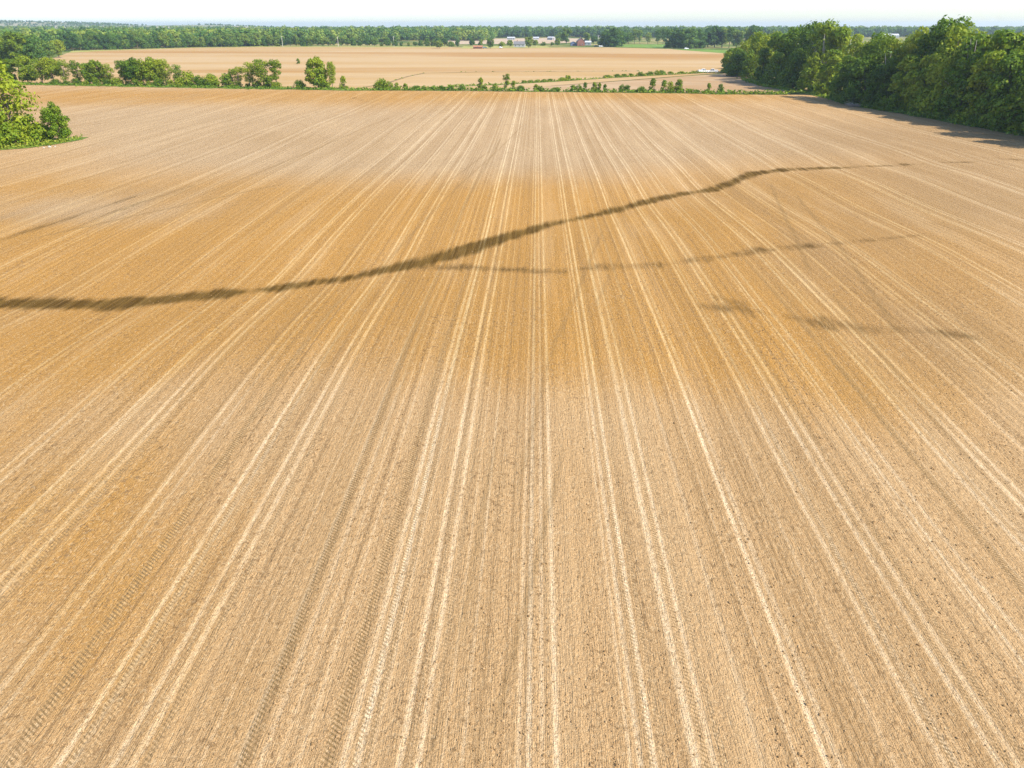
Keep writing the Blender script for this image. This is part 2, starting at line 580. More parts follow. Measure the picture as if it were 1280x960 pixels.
ditch = [(-140, 371, 2.2), (0, 379, 2.0), (60, 380, 2.0), (130, 380, 2.2), (200, 375, 1.7), (290, 366, 1.7), (350, 360, 1.5), (430, 348, 1.5), (480, 338, 1.5), (520, 331, 2.2), (560, 319, 2.4), (600, 306, 1.9),
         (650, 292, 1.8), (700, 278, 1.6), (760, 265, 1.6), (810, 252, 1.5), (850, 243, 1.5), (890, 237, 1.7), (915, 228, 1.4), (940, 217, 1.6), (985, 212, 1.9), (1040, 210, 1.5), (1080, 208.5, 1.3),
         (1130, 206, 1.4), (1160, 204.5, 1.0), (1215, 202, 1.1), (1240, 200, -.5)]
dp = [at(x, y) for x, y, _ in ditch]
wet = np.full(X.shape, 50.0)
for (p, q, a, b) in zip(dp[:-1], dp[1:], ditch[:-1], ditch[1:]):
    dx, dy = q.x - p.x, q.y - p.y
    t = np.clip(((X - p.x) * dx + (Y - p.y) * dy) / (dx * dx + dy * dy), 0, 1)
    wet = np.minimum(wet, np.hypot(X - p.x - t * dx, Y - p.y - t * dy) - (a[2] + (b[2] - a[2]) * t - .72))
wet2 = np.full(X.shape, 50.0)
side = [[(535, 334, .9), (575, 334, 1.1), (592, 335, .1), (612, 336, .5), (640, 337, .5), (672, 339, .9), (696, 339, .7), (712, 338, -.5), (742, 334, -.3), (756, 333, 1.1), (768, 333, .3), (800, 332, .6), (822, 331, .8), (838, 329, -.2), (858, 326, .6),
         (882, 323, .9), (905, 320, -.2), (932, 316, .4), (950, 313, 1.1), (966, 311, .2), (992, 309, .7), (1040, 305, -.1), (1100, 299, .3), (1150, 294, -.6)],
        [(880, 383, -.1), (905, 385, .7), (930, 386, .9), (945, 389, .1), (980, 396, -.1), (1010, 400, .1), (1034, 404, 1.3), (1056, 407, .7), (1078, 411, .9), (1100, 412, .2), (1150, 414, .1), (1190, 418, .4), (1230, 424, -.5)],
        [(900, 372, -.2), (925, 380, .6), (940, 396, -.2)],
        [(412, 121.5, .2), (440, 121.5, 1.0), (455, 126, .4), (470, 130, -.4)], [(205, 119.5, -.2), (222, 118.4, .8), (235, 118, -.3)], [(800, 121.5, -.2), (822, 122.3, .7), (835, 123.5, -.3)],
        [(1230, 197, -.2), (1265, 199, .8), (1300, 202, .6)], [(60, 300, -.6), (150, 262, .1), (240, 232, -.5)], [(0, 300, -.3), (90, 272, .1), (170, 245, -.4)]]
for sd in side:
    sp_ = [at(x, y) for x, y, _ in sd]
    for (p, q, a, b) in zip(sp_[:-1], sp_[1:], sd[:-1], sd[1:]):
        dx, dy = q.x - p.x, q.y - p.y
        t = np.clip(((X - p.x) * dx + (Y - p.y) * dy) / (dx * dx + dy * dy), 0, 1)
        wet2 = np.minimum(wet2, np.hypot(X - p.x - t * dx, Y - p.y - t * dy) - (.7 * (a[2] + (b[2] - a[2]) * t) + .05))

diag = []
for (x0, y0, x1, y1, w, st) in ((748, 300, 690, 440, .30, .45), (775, 320, 735, 400, .28, .35), (690, 440, 640, 640, .26, .35), (965, 235, 1015, 350, .35, .5), (1000, 250, 1130, 425, .38, .55), (1050, 380, 1230, 600, .34, .42),
                                (625, 175, 560, 300, .35, .45), (650, 160, 470, 340, .30, .4), (610, 190, 545, 240, .3, .35), (480, 150, 250, 245, .45, .4), (330, 235, 10, 305, .42, .55),
                                (690, 620, 600, 985, .24, .5), (420, 640, 290, 985, .2, .25), (620, 560, 560, 860, .22, .4)):
    p, q = at(x0, y0), at(x1, y1)
    dx, dy = q.x - p.x, q.y - p.y
    Ln = math.hypot(dx, dy)
    a, b = dy / Ln, -dx / Ln
    diag.append((a, b, -(a * p.x + b * p.y), w, st, min(p.y, q.y), max(p.y, q.y)))

nx, ny = len(CX), len(rows)
i = (np.arange(ny - 1)[:, None] * nx + np.arange(nx - 1)[None, :]).ravel()
Q = np.stack([i, i + 1, i + nx + 1, i + nx], -1)
rep = lambda a: np.broadcast_to(a[None, :], X.shape).ravel()
tfade = (1 - smooth(38, 75, Y)).ravel()
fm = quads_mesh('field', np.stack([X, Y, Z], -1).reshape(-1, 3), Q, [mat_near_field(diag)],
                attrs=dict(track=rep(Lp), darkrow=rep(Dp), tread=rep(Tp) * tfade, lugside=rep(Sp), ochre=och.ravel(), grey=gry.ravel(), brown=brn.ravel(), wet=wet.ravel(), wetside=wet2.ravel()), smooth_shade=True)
tag(link('field', fm), kind='structure')


# loose dry clods lying on the near part of the field
def clods():
    r = np.random.RandomState(17)
    ico = np.array([(0, 0, 1), (.89, 0, .45), (.28, .85, .45), (-.72, .53, .45), (-.72, -.53, .45), (.28, -.85, .45), (.72, .53, -.45), (-.28, .85, -.45), (-.89, 0, -.45), (-.28, -.85, -.45), (.72, -.53, -.45)])
    tri = np.array([(0, 1, 2), (0, 2, 3), (0, 3, 4), (0, 4, 5), (0, 5, 1), (1, 6, 2), (2, 7, 3), (3, 8, 4), (4, 9, 5), (5, 10, 1), (2, 6, 7), (3, 7, 8), (4, 8, 9), (5, 9, 10), (1, 10, 6)])
    n = 26000
    y = 13 + 62 * r.beta(1.0, 1.9, n)
    x = r.uniform(-.82, .82, n) * (y + 6)
    band = np.sin(x * 2.1 + 3 * np.sin(x * .31)) + .8 * np.sin(x * .77 + 1) + .5 * np.sin(y * .11 + x * .2)
    keep = r.rand(n) < np.clip(.35 + .4 * band, .08, 1)
    Ls = np.interp(x, CX, Lp)
    keep &= Ls < .35
    x, y = x[keep], y[keep]
    x = np.round(x / .19) * .19 + r.normal(size=len(x)) * .045
    n = len(x)
    z = ground(x, y)
    s = .022 + .05 * r.beta(1.1, 4.5, n)
    a = r.uniform(0, 6.28, n)
    V = ico[None] * r.uniform(.7, 1.25, (n, len(ico), 1))
    V = V * np.stack([s, s * r.uniform(.7, 1.5, n), s * r.uniform(.5, .9, n)], -1)[:, None, :]
    ca, sa = np.cos(a)[:, None], np.sin(a)[:, None]
    V = np.stack([V[..., 0] * ca - V[..., 1] * sa + x[:, None], V[..., 0] * sa + V[..., 1] * ca + y[:, None], V[..., 2] + (z + s * .3)[:, None]], -1)
    F = (tri[None] + (np.arange(n) * len(ico))[:, None, None]).reshape(-1, 3)
    tint = np.repeat(r.rand(n), len(ico))
    k = NT('dry_clod')
    k.bsdf(k.mix(k.attr('tint'), (.20, .12, .052), (.40, .26, .13)), 1.0, 0.0)
    me = new_mesh('clods', V.reshape(-1, 3), np.full(len(F), 3), F.ravel(), [k.m], attrs=dict(tint=tint))
    tag(link('clods', me), 'dry soil clods lying loose on the near part of the field', 'soil clods', kind='stuff')


clods()


# ------------------------------------------------------------------ setting: far fields
def flat_poly(name, pts, z, m, kind='structure'):
    V = []
    for x, y in pts:
        a = flat_pt(x, y, z)
        V.append((a[0], a[1], z))
    me = new_mesh(name, V, [len(V)], list(range(len(V))), [m])
    o = link(name, me)
    if me.polygons[0].normal.z < 0: me.flip_normals()
    tag(o, kind=kind)
    return o


M_FAR = mat_far_field('far_soil', (.37, .242, .108), (.40, .280, .150), (.31, .170, .060))
M_MID = mat_far_field('strip_soil', (.33, .215, .115), (.37, .26, .155), (.32, .18, .075), .02, .05)
M_STUB = mat_far_field('pale_soil', (.42, .31, .21), (.40, .31, .22), (.34, .28, .16))
M_GREEN = mat_grass_ground('green_crop', (.085, .17, .02), (.17, .24, .035))
M_MARGIN = mat_grass_ground('dry_margin', (.23, .24, .05), (.36, .31, .10))
flat_poly('far_field', [(-60, 103), (300, 109.5), (480, 112), (640, 111), (930, 89), (907, 67), (880, 62.3), (760, 59.2), (640, 60), (560, 59), (330, 58.5), (240, 59.5), (130, 62.5), (85, 66), (60, 75)], FARZ - .02, M_FAR)
flat_poly('strip_field', [(560, 113.3), (690, 107.5), (905, 92), (960, 92), (1010, 112), (985, 117.8), (800, 115.3), (640, 113.6)], FARZ + .01, M_MID)
flat_poly('pale_field', [(555, 55.0), (560, 48.6), (700, 47.6), (760, 49.2), (700, 54), (640, 55)], FARZ + .02, M_STUB)
flat_poly('crop_field', [(838, 61.5), (885, 61.8), (960, 66), (960, 72), (905, 66.5)], FARZ + .03, M_GREEN)
flat_poly('meadow', [(768, 58.8), (772, 55.5), (840, 55.5), (838, 60.6)], FARZ + .03, M_GREEN)
flat_poly('lawn', [(575, 60.5), (580, 57.6), (680, 57.2), (690, 59.6)], FARZ + .04, M_MARGIN)
flat_poly('dry_margin', [(85, 66), (90, 63.5), (130, 62), (240, 58.8), (330, 57.6), (560, 58), (560, 59.2), (330, 58.8), (240, 59.8), (130, 63.5)], FARZ + .03, M_MARGIN)
flat_poly('clearing', [(1070, 66), (1085, 56), (1130, 56), (1135, 66)], FARZ + .03, M_GREEN)
flat_poly('distant_field', [(430, 51.5), (450, 49.8), (540, 49.3), (555, 51.5)], FARZ + .02, M_MARGIN)

# hills far on the left
def hill_z(X, Y):
    a = 33 * np.exp(-((X + 2350) / 520) ** 2 - ((Y - 3500) / 500) ** 2)
    b = 27 * np.exp(-((X + 3300) / 700) ** 2 - ((Y - 3700) / 500) ** 2)
    c_ = 20 * np.exp(-((X + 1500) / 420) ** 2 - ((Y - 3600) / 350) ** 2)
    return FARZ - 3 + a + b + c_ + 2 * np.sin(X * .011) * np.sin(Y * .009)


kh = NT('hill_fields')
Ph = kh.pos()
nh = kh.noise(kh.mapv(Ph, (.0022, .006, 1)), 1.0, 3)
colh = kh.mix(kh.sm(nh, .44, .54), (.45, .36, .22), (.06, .11, .035))
kh.bsdf(colh, .95, .1)
tag(link('hills', grid_mesh('hills', np.linspace(-4800, -500, 80), np.linspace(2600, 4800, 50), hill_z, [kh.m], smooth_shade=True)), kind='structure')


# ------------------------------------------------------------------ foliage
def leaf_quads(Cn, Nn, size, r):
    """quads centred at Cn facing Nn"""
    n = len(Cn)
    a = np.cross(Nn, r.normal(size=(n, 3)))
    a /= np.linalg.norm(a, axis=1, keepdims=True) + 1e-9
    b = np.cross(Nn, a)
    s = size * r.uniform(.6, 1.35, (n, 1))
    a, b = a * s, b * s * r.uniform(.55, .95, (n, 1))
    V = np.stack([Cn - a, Cn - b * .8 + a * .1, Cn + a, Cn + b], 1).reshape(-1, 3)
    return V, np.arange(4 * n).reshape(-1, 4)


def crown_np(seed, h, rad, base, ncl, per, leaf, shape='round', gap=0.0, flat=.8, rc=(.24, .42)):
    r = np.random.RandomState(seed)
    Cs, Ns, Ts = [], [], []
    cent = []
    ch = h - base
    tries = 0
    while len(cent) < ncl and tries < 4000:
        tries += 1
        t = r.uniform(0, 1)
        if shape == 'round': env = math.sqrt(max(0, 1 - (2 * t - .9) ** 2 / 1.25))
        elif shape == 'tall': env = (.45 + .75 * t) * math.sqrt(max(0, 1 - max(0, t - .55) ** 2 / .25))
        elif shape == 'skirt': env = (1 - t ** 2.2) ** .5 * (1.0 if t > .15 else .92)
        else: env = (1 - t) ** .6
        ang = r.uniform(0, 2 * math.pi)
        q = r.uniform(.15, 1) ** .6
        rr = r.uniform(*rc) * rad
        p = np.array([math.cos(ang) * env * rad * q * .80, math.sin(ang) * env * rad * q * .80, base + rr * .5 + t * max(.1, ch - rr * 1.25)])
        if gap and cent and min(np.linalg.norm(p - c_[0]) / (c_[1] + rr) for c_ in cent) < gap: continue
        cent.append((p, rr, r.uniform(-.25, .25)))
    for p, rr, tt in cent:
        n = int(per * (rr / (rad * .33)) ** 2)
        d = r.normal(size=(n, 3))
        d /= np.linalg.norm(d, axis=1, keepdims=True)
        d = d[(d[:, 2] > -.75) | (r.rand(n) < .4)]
        n = len(d)
        q = r.uniform(.62, 1.12, (n, 1)) ** .6
        lump = 1 + .30 * np.sin(d[:, :1] * 5 + seed) * np.cos(d[:, 1:2] * 6 + d[:, 2:3] * 4)
        pos = p + d * q * rr * lump * np.array([1, 1, flat])
        nn = d + r.normal(size=(n, 3)) * .55 + np.array([0, 0, .3])
        nn /= np.linalg.norm(nn, axis=1, keepdims=True)
        Cs.append(pos)
        Ns.append(nn)
        Ts.append(np.clip(.5 + tt + r.normal(size=n) * .16, 0, 1))
    Cn, Nn, Tn = np.concatenate(Cs), np.concatenate(Ns), np.concatenate(Ts)
    V, Qd = leaf_quads(Cn, Nn, leaf, r)
    V[:, 2] = np.maximum(V[:, 2], .02)
    return V, Qd, np.repeat(Tn, 4), cent


def trunk_mb(seed, h, base, cent, tr, lean=0.0, nl=6, stems=1):
    r = np.random.RandomState(seed)
    mb = MB()
    for s in range(stems):
        o = r.normal(size=2) * (.25 * (stems > 1))
        top = np.array([o[0] * 2 + lean, o[1] * 2, base + (h - base) * .72])
        pts = [np.array([o[0], o[1], -.15]) * (1 - t) + top * t + np.array([r.normal() * .12, r.normal() * .12, 0]) * (t > 0) for t in (0, .06, .3, .6, 1)]
        mb.tube(pts, [tr * 1.5, tr * 1.05, tr * .85, tr * .6, tr * .18], 7)
        if cent:
            pick = [cent[k] for k in r.permutation(len(cent))[:nl]]
            for p, rr, _ in pick:
                f = min(.8, max(.25, (p[2] - .9) / h * .75))
                st = pts[0] * (1 - f) + top * f
                mid = st * .45 + p * .55 + np.array([0, 0, .25])
                mb.tube([st, mid, p], [tr * .42, tr * .26, tr * .08], 5)
    return mb


PROTO = {}


def proto(kind, leafmat, spec):
    out = []
    for k, s in enumerate(spec):
        seed, h, rad, base, ncl, per, leaf, shape, gap, tr, stems = s
        V, Qd, T, cent = crown_np(seed, h, rad, base, ncl, per, leaf, shape, gap)
        cm = quads_mesh(kind + '_crown', V, Qd, [leafmat], attrs=dict(tint=T))
        tm = trunk_mb(seed + 1, h, base, cent, tr, 0, 7 if h > 5 else 3, stems).mesh(kind + '_trunk', [BARK], True)
        out.append((cm, tm, h, rad))
    PROTO[kind] = out


proto('broad', LEAF, [(21, 10, 4.3, 1.6, 24, 300, .26, 'round', .42, .22, 1), (22, 10, 3.9, 1.4, 22, 300, .26, 'round', .42, .22, 1),
                      (23, 10, 4.6, 1.8, 26, 290, .27, 'round', .40, .24, 1), (24, 10, 3.6, 1.2, 20, 310, .26, 'tall', .40, .2, 1)])
proto('tall', LEAF, [(31, 10, 3.0, 2.2, 26, 130, .20, 'tall', .62, .17, 1), (32, 10, 2.6, 2.6, 22, 130, .20, 'tall', .64, .16, 1), (33, 10, 3.3, 2.0, 28, 130, .21, 'tall', .60, .18, 1)])
proto('skirt', LEAFD, [(41, 10, 3.6, .2, 27, 290, .23, 'skirt', .50, .2, 1), (42, 10, 4.2, .1, 30, 290, .24, 'skirt', .50, .2, 1), (43, 10, 3.9, .2, 28, 290, .23, 'skirt', .52, .2, 1), (44, 10, 3.2, .2, 24, 290, .22, 'skirt', .50, .2, 1)])
proto('open', LEAFY, [(51, 10, 3.3, 1.6, 22, 150, .19, 'tall', .58, .15, 2), (52, 10, 2.8, 1.5, 18, 150, .19, 'tall', .6, .13, 2), (53, 10, 3.6, 1.3, 24, 150, .2, 'round', .55, .16, 2)])
proto('shrub', LEAF, [(61, 3, 1.9, .05, 16, 90, .15, 'skirt', .40, .05, 3), (62, 3, 1.5, .05, 13, 90, .15, 'skirt', .42, .05, 3), (63, 3, 2.3, .05, 20, 90, .16, 'skirt', .40, .05, 3), (64, 3, 1.7, .05, 14, 80, .15, 'round', .45, .05, 3)])
proto('young', LEAFY, [(71, 3, 1.15, .0, 26, 46, .13, 'cone', .30, .04, 3), (72, 3, .95, .0, 22, 46, .13, 'cone', .30, .04, 2), (73, 3, 1.4, .0, 28, 46, .13, 'skirt', .34, .04, 3), (74, 3, 1.2, .0, 26, 46, .13, 'cone', .30, .04, 3)])


def tree(kind, p, h, name, label, group=None, v=None, wide=1.0, rot=None, cat='tree', mat=None):
    lst = PROTO[kind]
    cm, tm, h0, _ = lst[random.randrange(len(lst)) if v is None else v % len(lst)]
    root = link(name, None)
    root.empty_display_size = .5
    root.location = (p.x, p.y, p.z - .1)
    s = h / h0
    root.scale = (s * wide, s * wide, s)
    root.rotation_euler = (0, 0, random.uniform(0, 6.28) if rot is None else rot)
    c_ = link('crown', cm, root)
    if mat:
        c_.material_slots[0].link = 'OBJECT'
        c_.material_slots[0].material = mat
    link('stems' if cat == 'shrub' else 'trunk', tm, root)
    tag(root, label, cat, group)
    return root


ORD = 'first second third fourth fifth sixth seventh eighth ninth tenth eleventh twelfth thirteenth fourteenth fifteenth sixteenth seventeenth eighteenth nineteenth twentieth'.split()
ORD += ['twenty-' + o for o in ORD[:9]] + ['thirtieth'] + ['thirty-' + o for o in ORD[:9]]


def push(p, f):
    q = Vector((p.x * f, p.y * f, 0))
    q.z = float(ground(q.x, q.y))
    return q


# ---- the wood along the right edge of the field
edge = [(905, 89), (915, 95), (930, 98), (945, 102), (960, 107), (985, 111), (1005, 115), (1030, 119), (1050, 127), (1075, 132), (1100, 136.5), (1130, 140.5), (1160, 145), (1190, 151), (1215, 156), (1245, 161), (1275, 167), (1320, 176), (1380, 189)]
exs, eys = zip(*edge)
sky_x = [905, 915, 930, 945, 960, 975, 990, 1000, 1015, 1030, 1045, 1060, 1080, 1095, 1105, 1115, 1135, 1150, 1165, 1180, 1190, 1205, 1220, 1235, 1250, 1265, 1280, 1330, 1400]
sky_y = [68, 58, 44, 37, 36, 37, 31, 26, 24, 26, 36, 40, 37, 44, 50, 46, 32, 22, 18, 24, 37, 41, 39, 32, 35, 45, 50, 50, 50]
GR = 'trees of the wood along the right edge of the field'
front = [(909, 62), (921, 60), (936, 62), (951, 58), (968, 62), (990, 58), (1010, 64), (1032, 60), (1054, 66), (1076, 66), (1098, 70), (1122, 66), (1146, 62), (1170, 70), (1194, 62), (1220, 60), (1247, 56), (1276, 66)]
nf = len(front)
for k, (x, ty) in enumerate(front):
    p = push(at(x, np.interp(x, exs, eys)), 1.015)
    h = max(5.0, top_height(p, ty))
    n = nf - 1 - k
    tree('skirt', p, h, 'wood_tree', f'{ORD[n]} tree from the near end in the front row of the right wood', GR, v=k, wide=random.uniform(.85, 1.1))
second = [915, 928, 942, 956, 971, 987, 1003, 1018, 1032, 1062, 1082, 1092, 1120, 1138, 1158, 1178, 1203, 1226, 1240, 1262, 1290]
spec = {1158: ('tallest tree in the right wood, crown rising well above the horizon', 'tall'), 1003: ('tall airy tree poking above the horizon left of centre of the right wood', 'tall'),
        1018: ('tall airy tree beside the first horizon-breaking tree of the right wood', 'tall'), 1240: ('big bright round crown at the near end of the right wood skyline', 'broad')}
for k, x in enumerate(second):
    p = push(at(x, np.interp(x, exs, eys)), random.uniform(1.05, 1.08))
    ty = float(np.interp(x, sky_x, sky_y))
    lab, kd = spec.get(x, (None, ['broad', 'tall', 'broad', 'open'][k % 4]))
    if x in (928, 942, 1062, 1082, 1092, 1120): kd = 'open' if k % 2 else 'tall'
    lab = lab or f'{ORD[len(second) - 1 - k]} crown from the near end on the right wood skyline'
    tree(kd, p, top_height(p, ty), 'wood_tree', lab, GR, wide=random.uniform(.85, 1.05), mat=LEAFY if k % 5 == 2 else None)
deep = 'green tree deep inside the wood along the right field edge, crown closing the canopy'
for k in range(46):
    x = random.uniform(915, 1330)
    if 1088 < x < 1126: continue
    p = push(at(x, np.interp(x, exs, eys)), random.uniform(1.1, 1.32))
    ty = float(np.interp(x, sky_x, sky_y)) + random.uniform(4, 16)
    h = top_height(p, ty)
    tree(random.choice(['broad', 'skirt', 'broad', 'open']), p, h, 'wood_tree', deep, GR + ' (inside)', wide=random.uniform(.8, 1.0))
for k, (x, f) in enumerate(((1310, 1.0), (1335, 1.03), (1360, 1.0), (1395, 1.0), (1350, 1.1))):
    p = push(at(x, np.interp(x, exs, eys)), f)
    tree('skirt', p, random.uniform(17, 20), 'wood_tree', 'tree at the near end of the right wood casting its shade over the field', 'trees at the near end of the right wood')
# dead trees whose bare pale stems show in the wood
PALEB = mat_plain('dead_bark', (.34, .30, .25), .95, .25)
for k, (x, ty, lab) in enumerate(((1020, 40, 'bare pale dead tree in the right wood under its second tall airy crown'), (1098, 56, 'bare pale dead tree by the gap in the right wood skyline'), (1196, 46, 'bare dead tree between two near crowns of the right wood'))):
    p = push(at(x, np.interp(x, exs, eys)), 1.03)
    h = top_height(p, ty)
    rr = np.random.RandomState(200 + k)
    cent = [(np.array([rr.normal() * h * .12, rr.normal() * h * .12, h * rr.uniform(.45, .98)]), 1, 0) for _ in range(11)]
    root = link('dead_tree', None)
    root.location = p
    trunk_mb(300 + k, h, h * .2, cent, h * .02, 0, 11).build('trunk', PALEB, root, True)
    tag(root, lab, 'dead tree', GR)
# shrubs along its foot
GS = 'bushes along the foot of the right wood'
feet = list(range(915, 1290, 14))
for k, x in enumerate(feet):
    p = at(x + random.uniform(-4, 4), np.interp(x, exs, eys) + random.uniform(-.4, .6))
    tree('shrub', p, random.uniform(2.0, 4.2), 'shrub', f'{ORD[len(feet) - 1 - k]} bush from the near end at the foot of the right wood', GS, cat='shrub', mat=LEAFD if k % 3 else None, wide=1.1)

# ---- clump at the left edge
tree('open', at(16, 178), top_height(at(16, 178), 68), 'clump_tree', 'tall loose yellow-green tree at the left edge standing in the bush clump', v=2, wide=1.05, rot=2.2)
tree('open', at(-32, 172), top_height(at(-32, 172), 84), 'clump_tree', 'second loose tree of the left clump, half cut by the picture edge', v=0, wide=1.2)
tree('skirt', at(76, 176), top_height(at(76, 176), 126), 'clump_tree', 'small dense round-headed tree at the right end of the left clump', v=2, wide=.92, rot=2.0, mat=LEAF)
for x, y, t, v, l in ((42, 177, 138, 0, 'dark bush between the tall loose tree and the small round tree of the left clump'), (20, 182, 150, 2, 'wide dark bush at the foot of the tall loose tree in the left clump'),
                      (57, 176, 152, 1, 'low bush tucked against the small round tree of the left clump'), (-10, 186, 152, 2, 'dark bush at the very left edge of the left clump'), (2, 176, 140, 0, 'tall bush behind the trunk of the loose tree in the left clump'),
                      (30, 168, 140, 3, 'leafy bush at the back of the left clump')):
    p = at(x, y)
    tree('shrub', p, top_height(p, t), 'shrub', l, 'bushes in the left clump', v=v, cat='shrub', mat=LEAFD, wide=1.0)

# ---- trees along the back of the field, left part
GH = 'hedgerow trees along the back of the field'
hedge = [(-30, 104, 68, 'broad'), (-8, 104, 70, 'broad'), (16, 104.5, 72, 'broad'), (36, 104.5, 68, 'broad'), (52, 105, 71, 'open'), (68, 105, 70, 'broad'), (84, 105.5, 73, 'open'), (100, 105.5, 74, 'open'), (113, 106, 77, 'broad'), (124, 106, 74, 'broad'), (138, 106, 79, 'open'),
         (157, 106.5, 74, 'open'), (171, 106.8, 71, 'broad'), (183, 107, 72, 'open'), (195, 107, 70, 'broad'), (209, 107.3, 73, 'open'), (224, 107.5, 80, 'open'), (236, 108, 86, 'shrub'), (250, 108, 92, 'shrub'), (264, 108.5, 91, 'shrub'),
         (285, 109.5, 90, 'shrub'), (293, 109, 85, 'open'), (300, 109.3, 82, 'open'), (314, 109.5, 77, 'open'), (330, 110, 73, 'tall'), (347, 110, 73, 'tall'), (339, 110.3, 92, 'shrub'), (375, 111, 99, 'shrub'),
         (398, 111, 70, 'broad'), (405, 111.4, 95, 'shrub'), (416, 111.2, 76, 'tall'), (430, 111.4, 94, 'young')]
names = {330: 'slim tree with a leafy head in the pair at the right of the small group', 347: 'right-hand slim tree of the small group standing clear of the tree line', 398: 'single fine rounded tree standing alone on the back hedge line',
         416: 'thin sparse tree just right of the lone rounded tree', 430: 'small sapling right of the thin sparse tree on the back hedge line', 375: 'lone round bush between the small tree group and the lone rounded tree', 405: 'dark bush at the foot of the lone rounded tree'}
for k, (x, y, t, kd) in enumerate(hedge):
    p = push(at(x, y), 1.004)
    nm = 'shrub' if kd == 'shrub' else 'hedgerow_tree'
    lab = names.get(x, f'{ORD[k]} {"bush" if kd == "shrub" else "tree"} from the left end of the tree line behind the field')
    wd = {'tall': 1.0, 'open': 1.05}.get(kd, 1.0)
    if x in (398, 416): wd = .95 if x == 398 else .6
    tree(kd, p, max(1.2, top_height(p, t)), nm, lab, GH, cat='shrub' if kd == 'shrub' else 'tree', wide=wd * random.uniform(.92, 1.08), mat=LEAFY if kd in ('tall', 'broad') and k % 2 else None)
for k, x in enumerate(list(range(70, 270, 13)) + list(range(286, 352, 12))):
    p = push(at(x, np.interp(x, [0, 640], [104.5, 114.2])), .999)
    tree('shrub', p, random.uniform(1.6, 3.6), 'shrub', f'{ORD[k]} dense low bush from the left under the hedgerow trees', 'low bushes under the hedgerow trees', cat='shrub', wide=1.35, mat=LEAFD)

# ---- shrubs along the back of the field, right part (base row, top row)
line1 = [(478, 113, 97, 'shrub'), (486, 113, 100, 'shrub'), (496, 113.2, 102, 'young'), (507, 113.3, 103, 'young'), (520, 113.3, 106, 'shrub'), (530, 113.4, 106, 'shrub'), (540, 113.4, 107, 'shrub'), (552, 113, 106, 'shrub'), (563, 113, 105, 'shrub'),
         (578, 112, 104, 'shrub'), (601, 113, 95, 'young'), (605, 114, 106, 'shrub'), (619, 114, 103, 'shrub'), (633, 114, 91, 'open'), (642, 114.2, 100, 'young'), (650, 114.5, 106, 'shrub'), (670, 114.8, 104, 'young'), (676, 114.8, 106, 'shrub'),
         (697, 115, 108, 'shrub'), (716, 115.2, 105, 'shrub'), (724, 115.3, 104, 'shrub'), (731, 115.3, 102, 'young'), (743, 115.5, 101, 'young'), (749, 115.5, 102, 'young'), (756, 115.6, 104, 'young'), (777, 115.8, 104, 'shrub'), (784, 115.9, 105, 'shrub'),
         (802, 116.2, 107, 'shrub'), (815, 116.3, 97, 'young'), (829, 116.4, 99, 'young'), (837, 116.4, 101, 'young'), (848, 116.5, 97, 'young'), (863, 116.6, 110, 'shrub'), (870, 116.7, 111, 'shrub'), (885, 116.7, 103, 'young'), (900, 117, 104, 'young'), (940, 118.3, 114, 'shrub'), (793, 116, 112, 'shrub')]
for k, (x, y, t, kd) in enumerate(sorted(line1)):
    p = at(x, y - 1)
    h = max(1.0, top_height(p, t))
    w = {'shrub': max(1.0, 2.6 / h), 'young': 1.0 if h > 3 else 1.2, 'open': .9}[kd]
    lab = f'{ORD[k]} {"low bush" if kd == "shrub" else "young bushy tree"} from the left along the ditch bank behind the field'
    tree(kd, p, h, 'shrub' if kd == 'shrub' else 'young_tree', lab, 'bushes along the ditch bank behind the field', cat='shrub' if kd == 'shrub' else 'tree', wide=w, mat=LEAF if k % 3 == 0 else None)
# second, slanting hedge
line2 = [(655, 103.5, 100.5), (664, 103, 100), (672, 102.5, 99.5), (680, 102, 99), (688, 101.5, 98.5), (703, 100.5, 96), (710, 100, 93), (760, 97, 93), (772, 96.3, 91.5), (780, 96, 91.5), (788, 95.5, 91), (801, 95, 88.5), (812, 94, 88), (821, 93.5, 86.5), (826, 93, 87), (838, 92.5, 88.5), (851, 91.5, 88.5), (866, 91, 88.2), (872, 90.5, 88)]
for k, (x, y, t) in enumerate(line2):
    p = at(x, y)
    h = max(1.2, top_height(p, t))
    tree('shrub', p, h, 'shrub', f'{ORD[k]} low bush from the left along the slanting hedge between the far fields', 'bushes along the slanting hedge', cat='shrub', wide=max(1.0, 3.2 / h), mat=LEAFY if k % 2 else None)
tree('young', at(373, 80), top_height(at(373, 80), 72), 'lone_tree', 'tiny lone dark tree out in the middle of the far field', wide=1.3, mat=LEAFD)

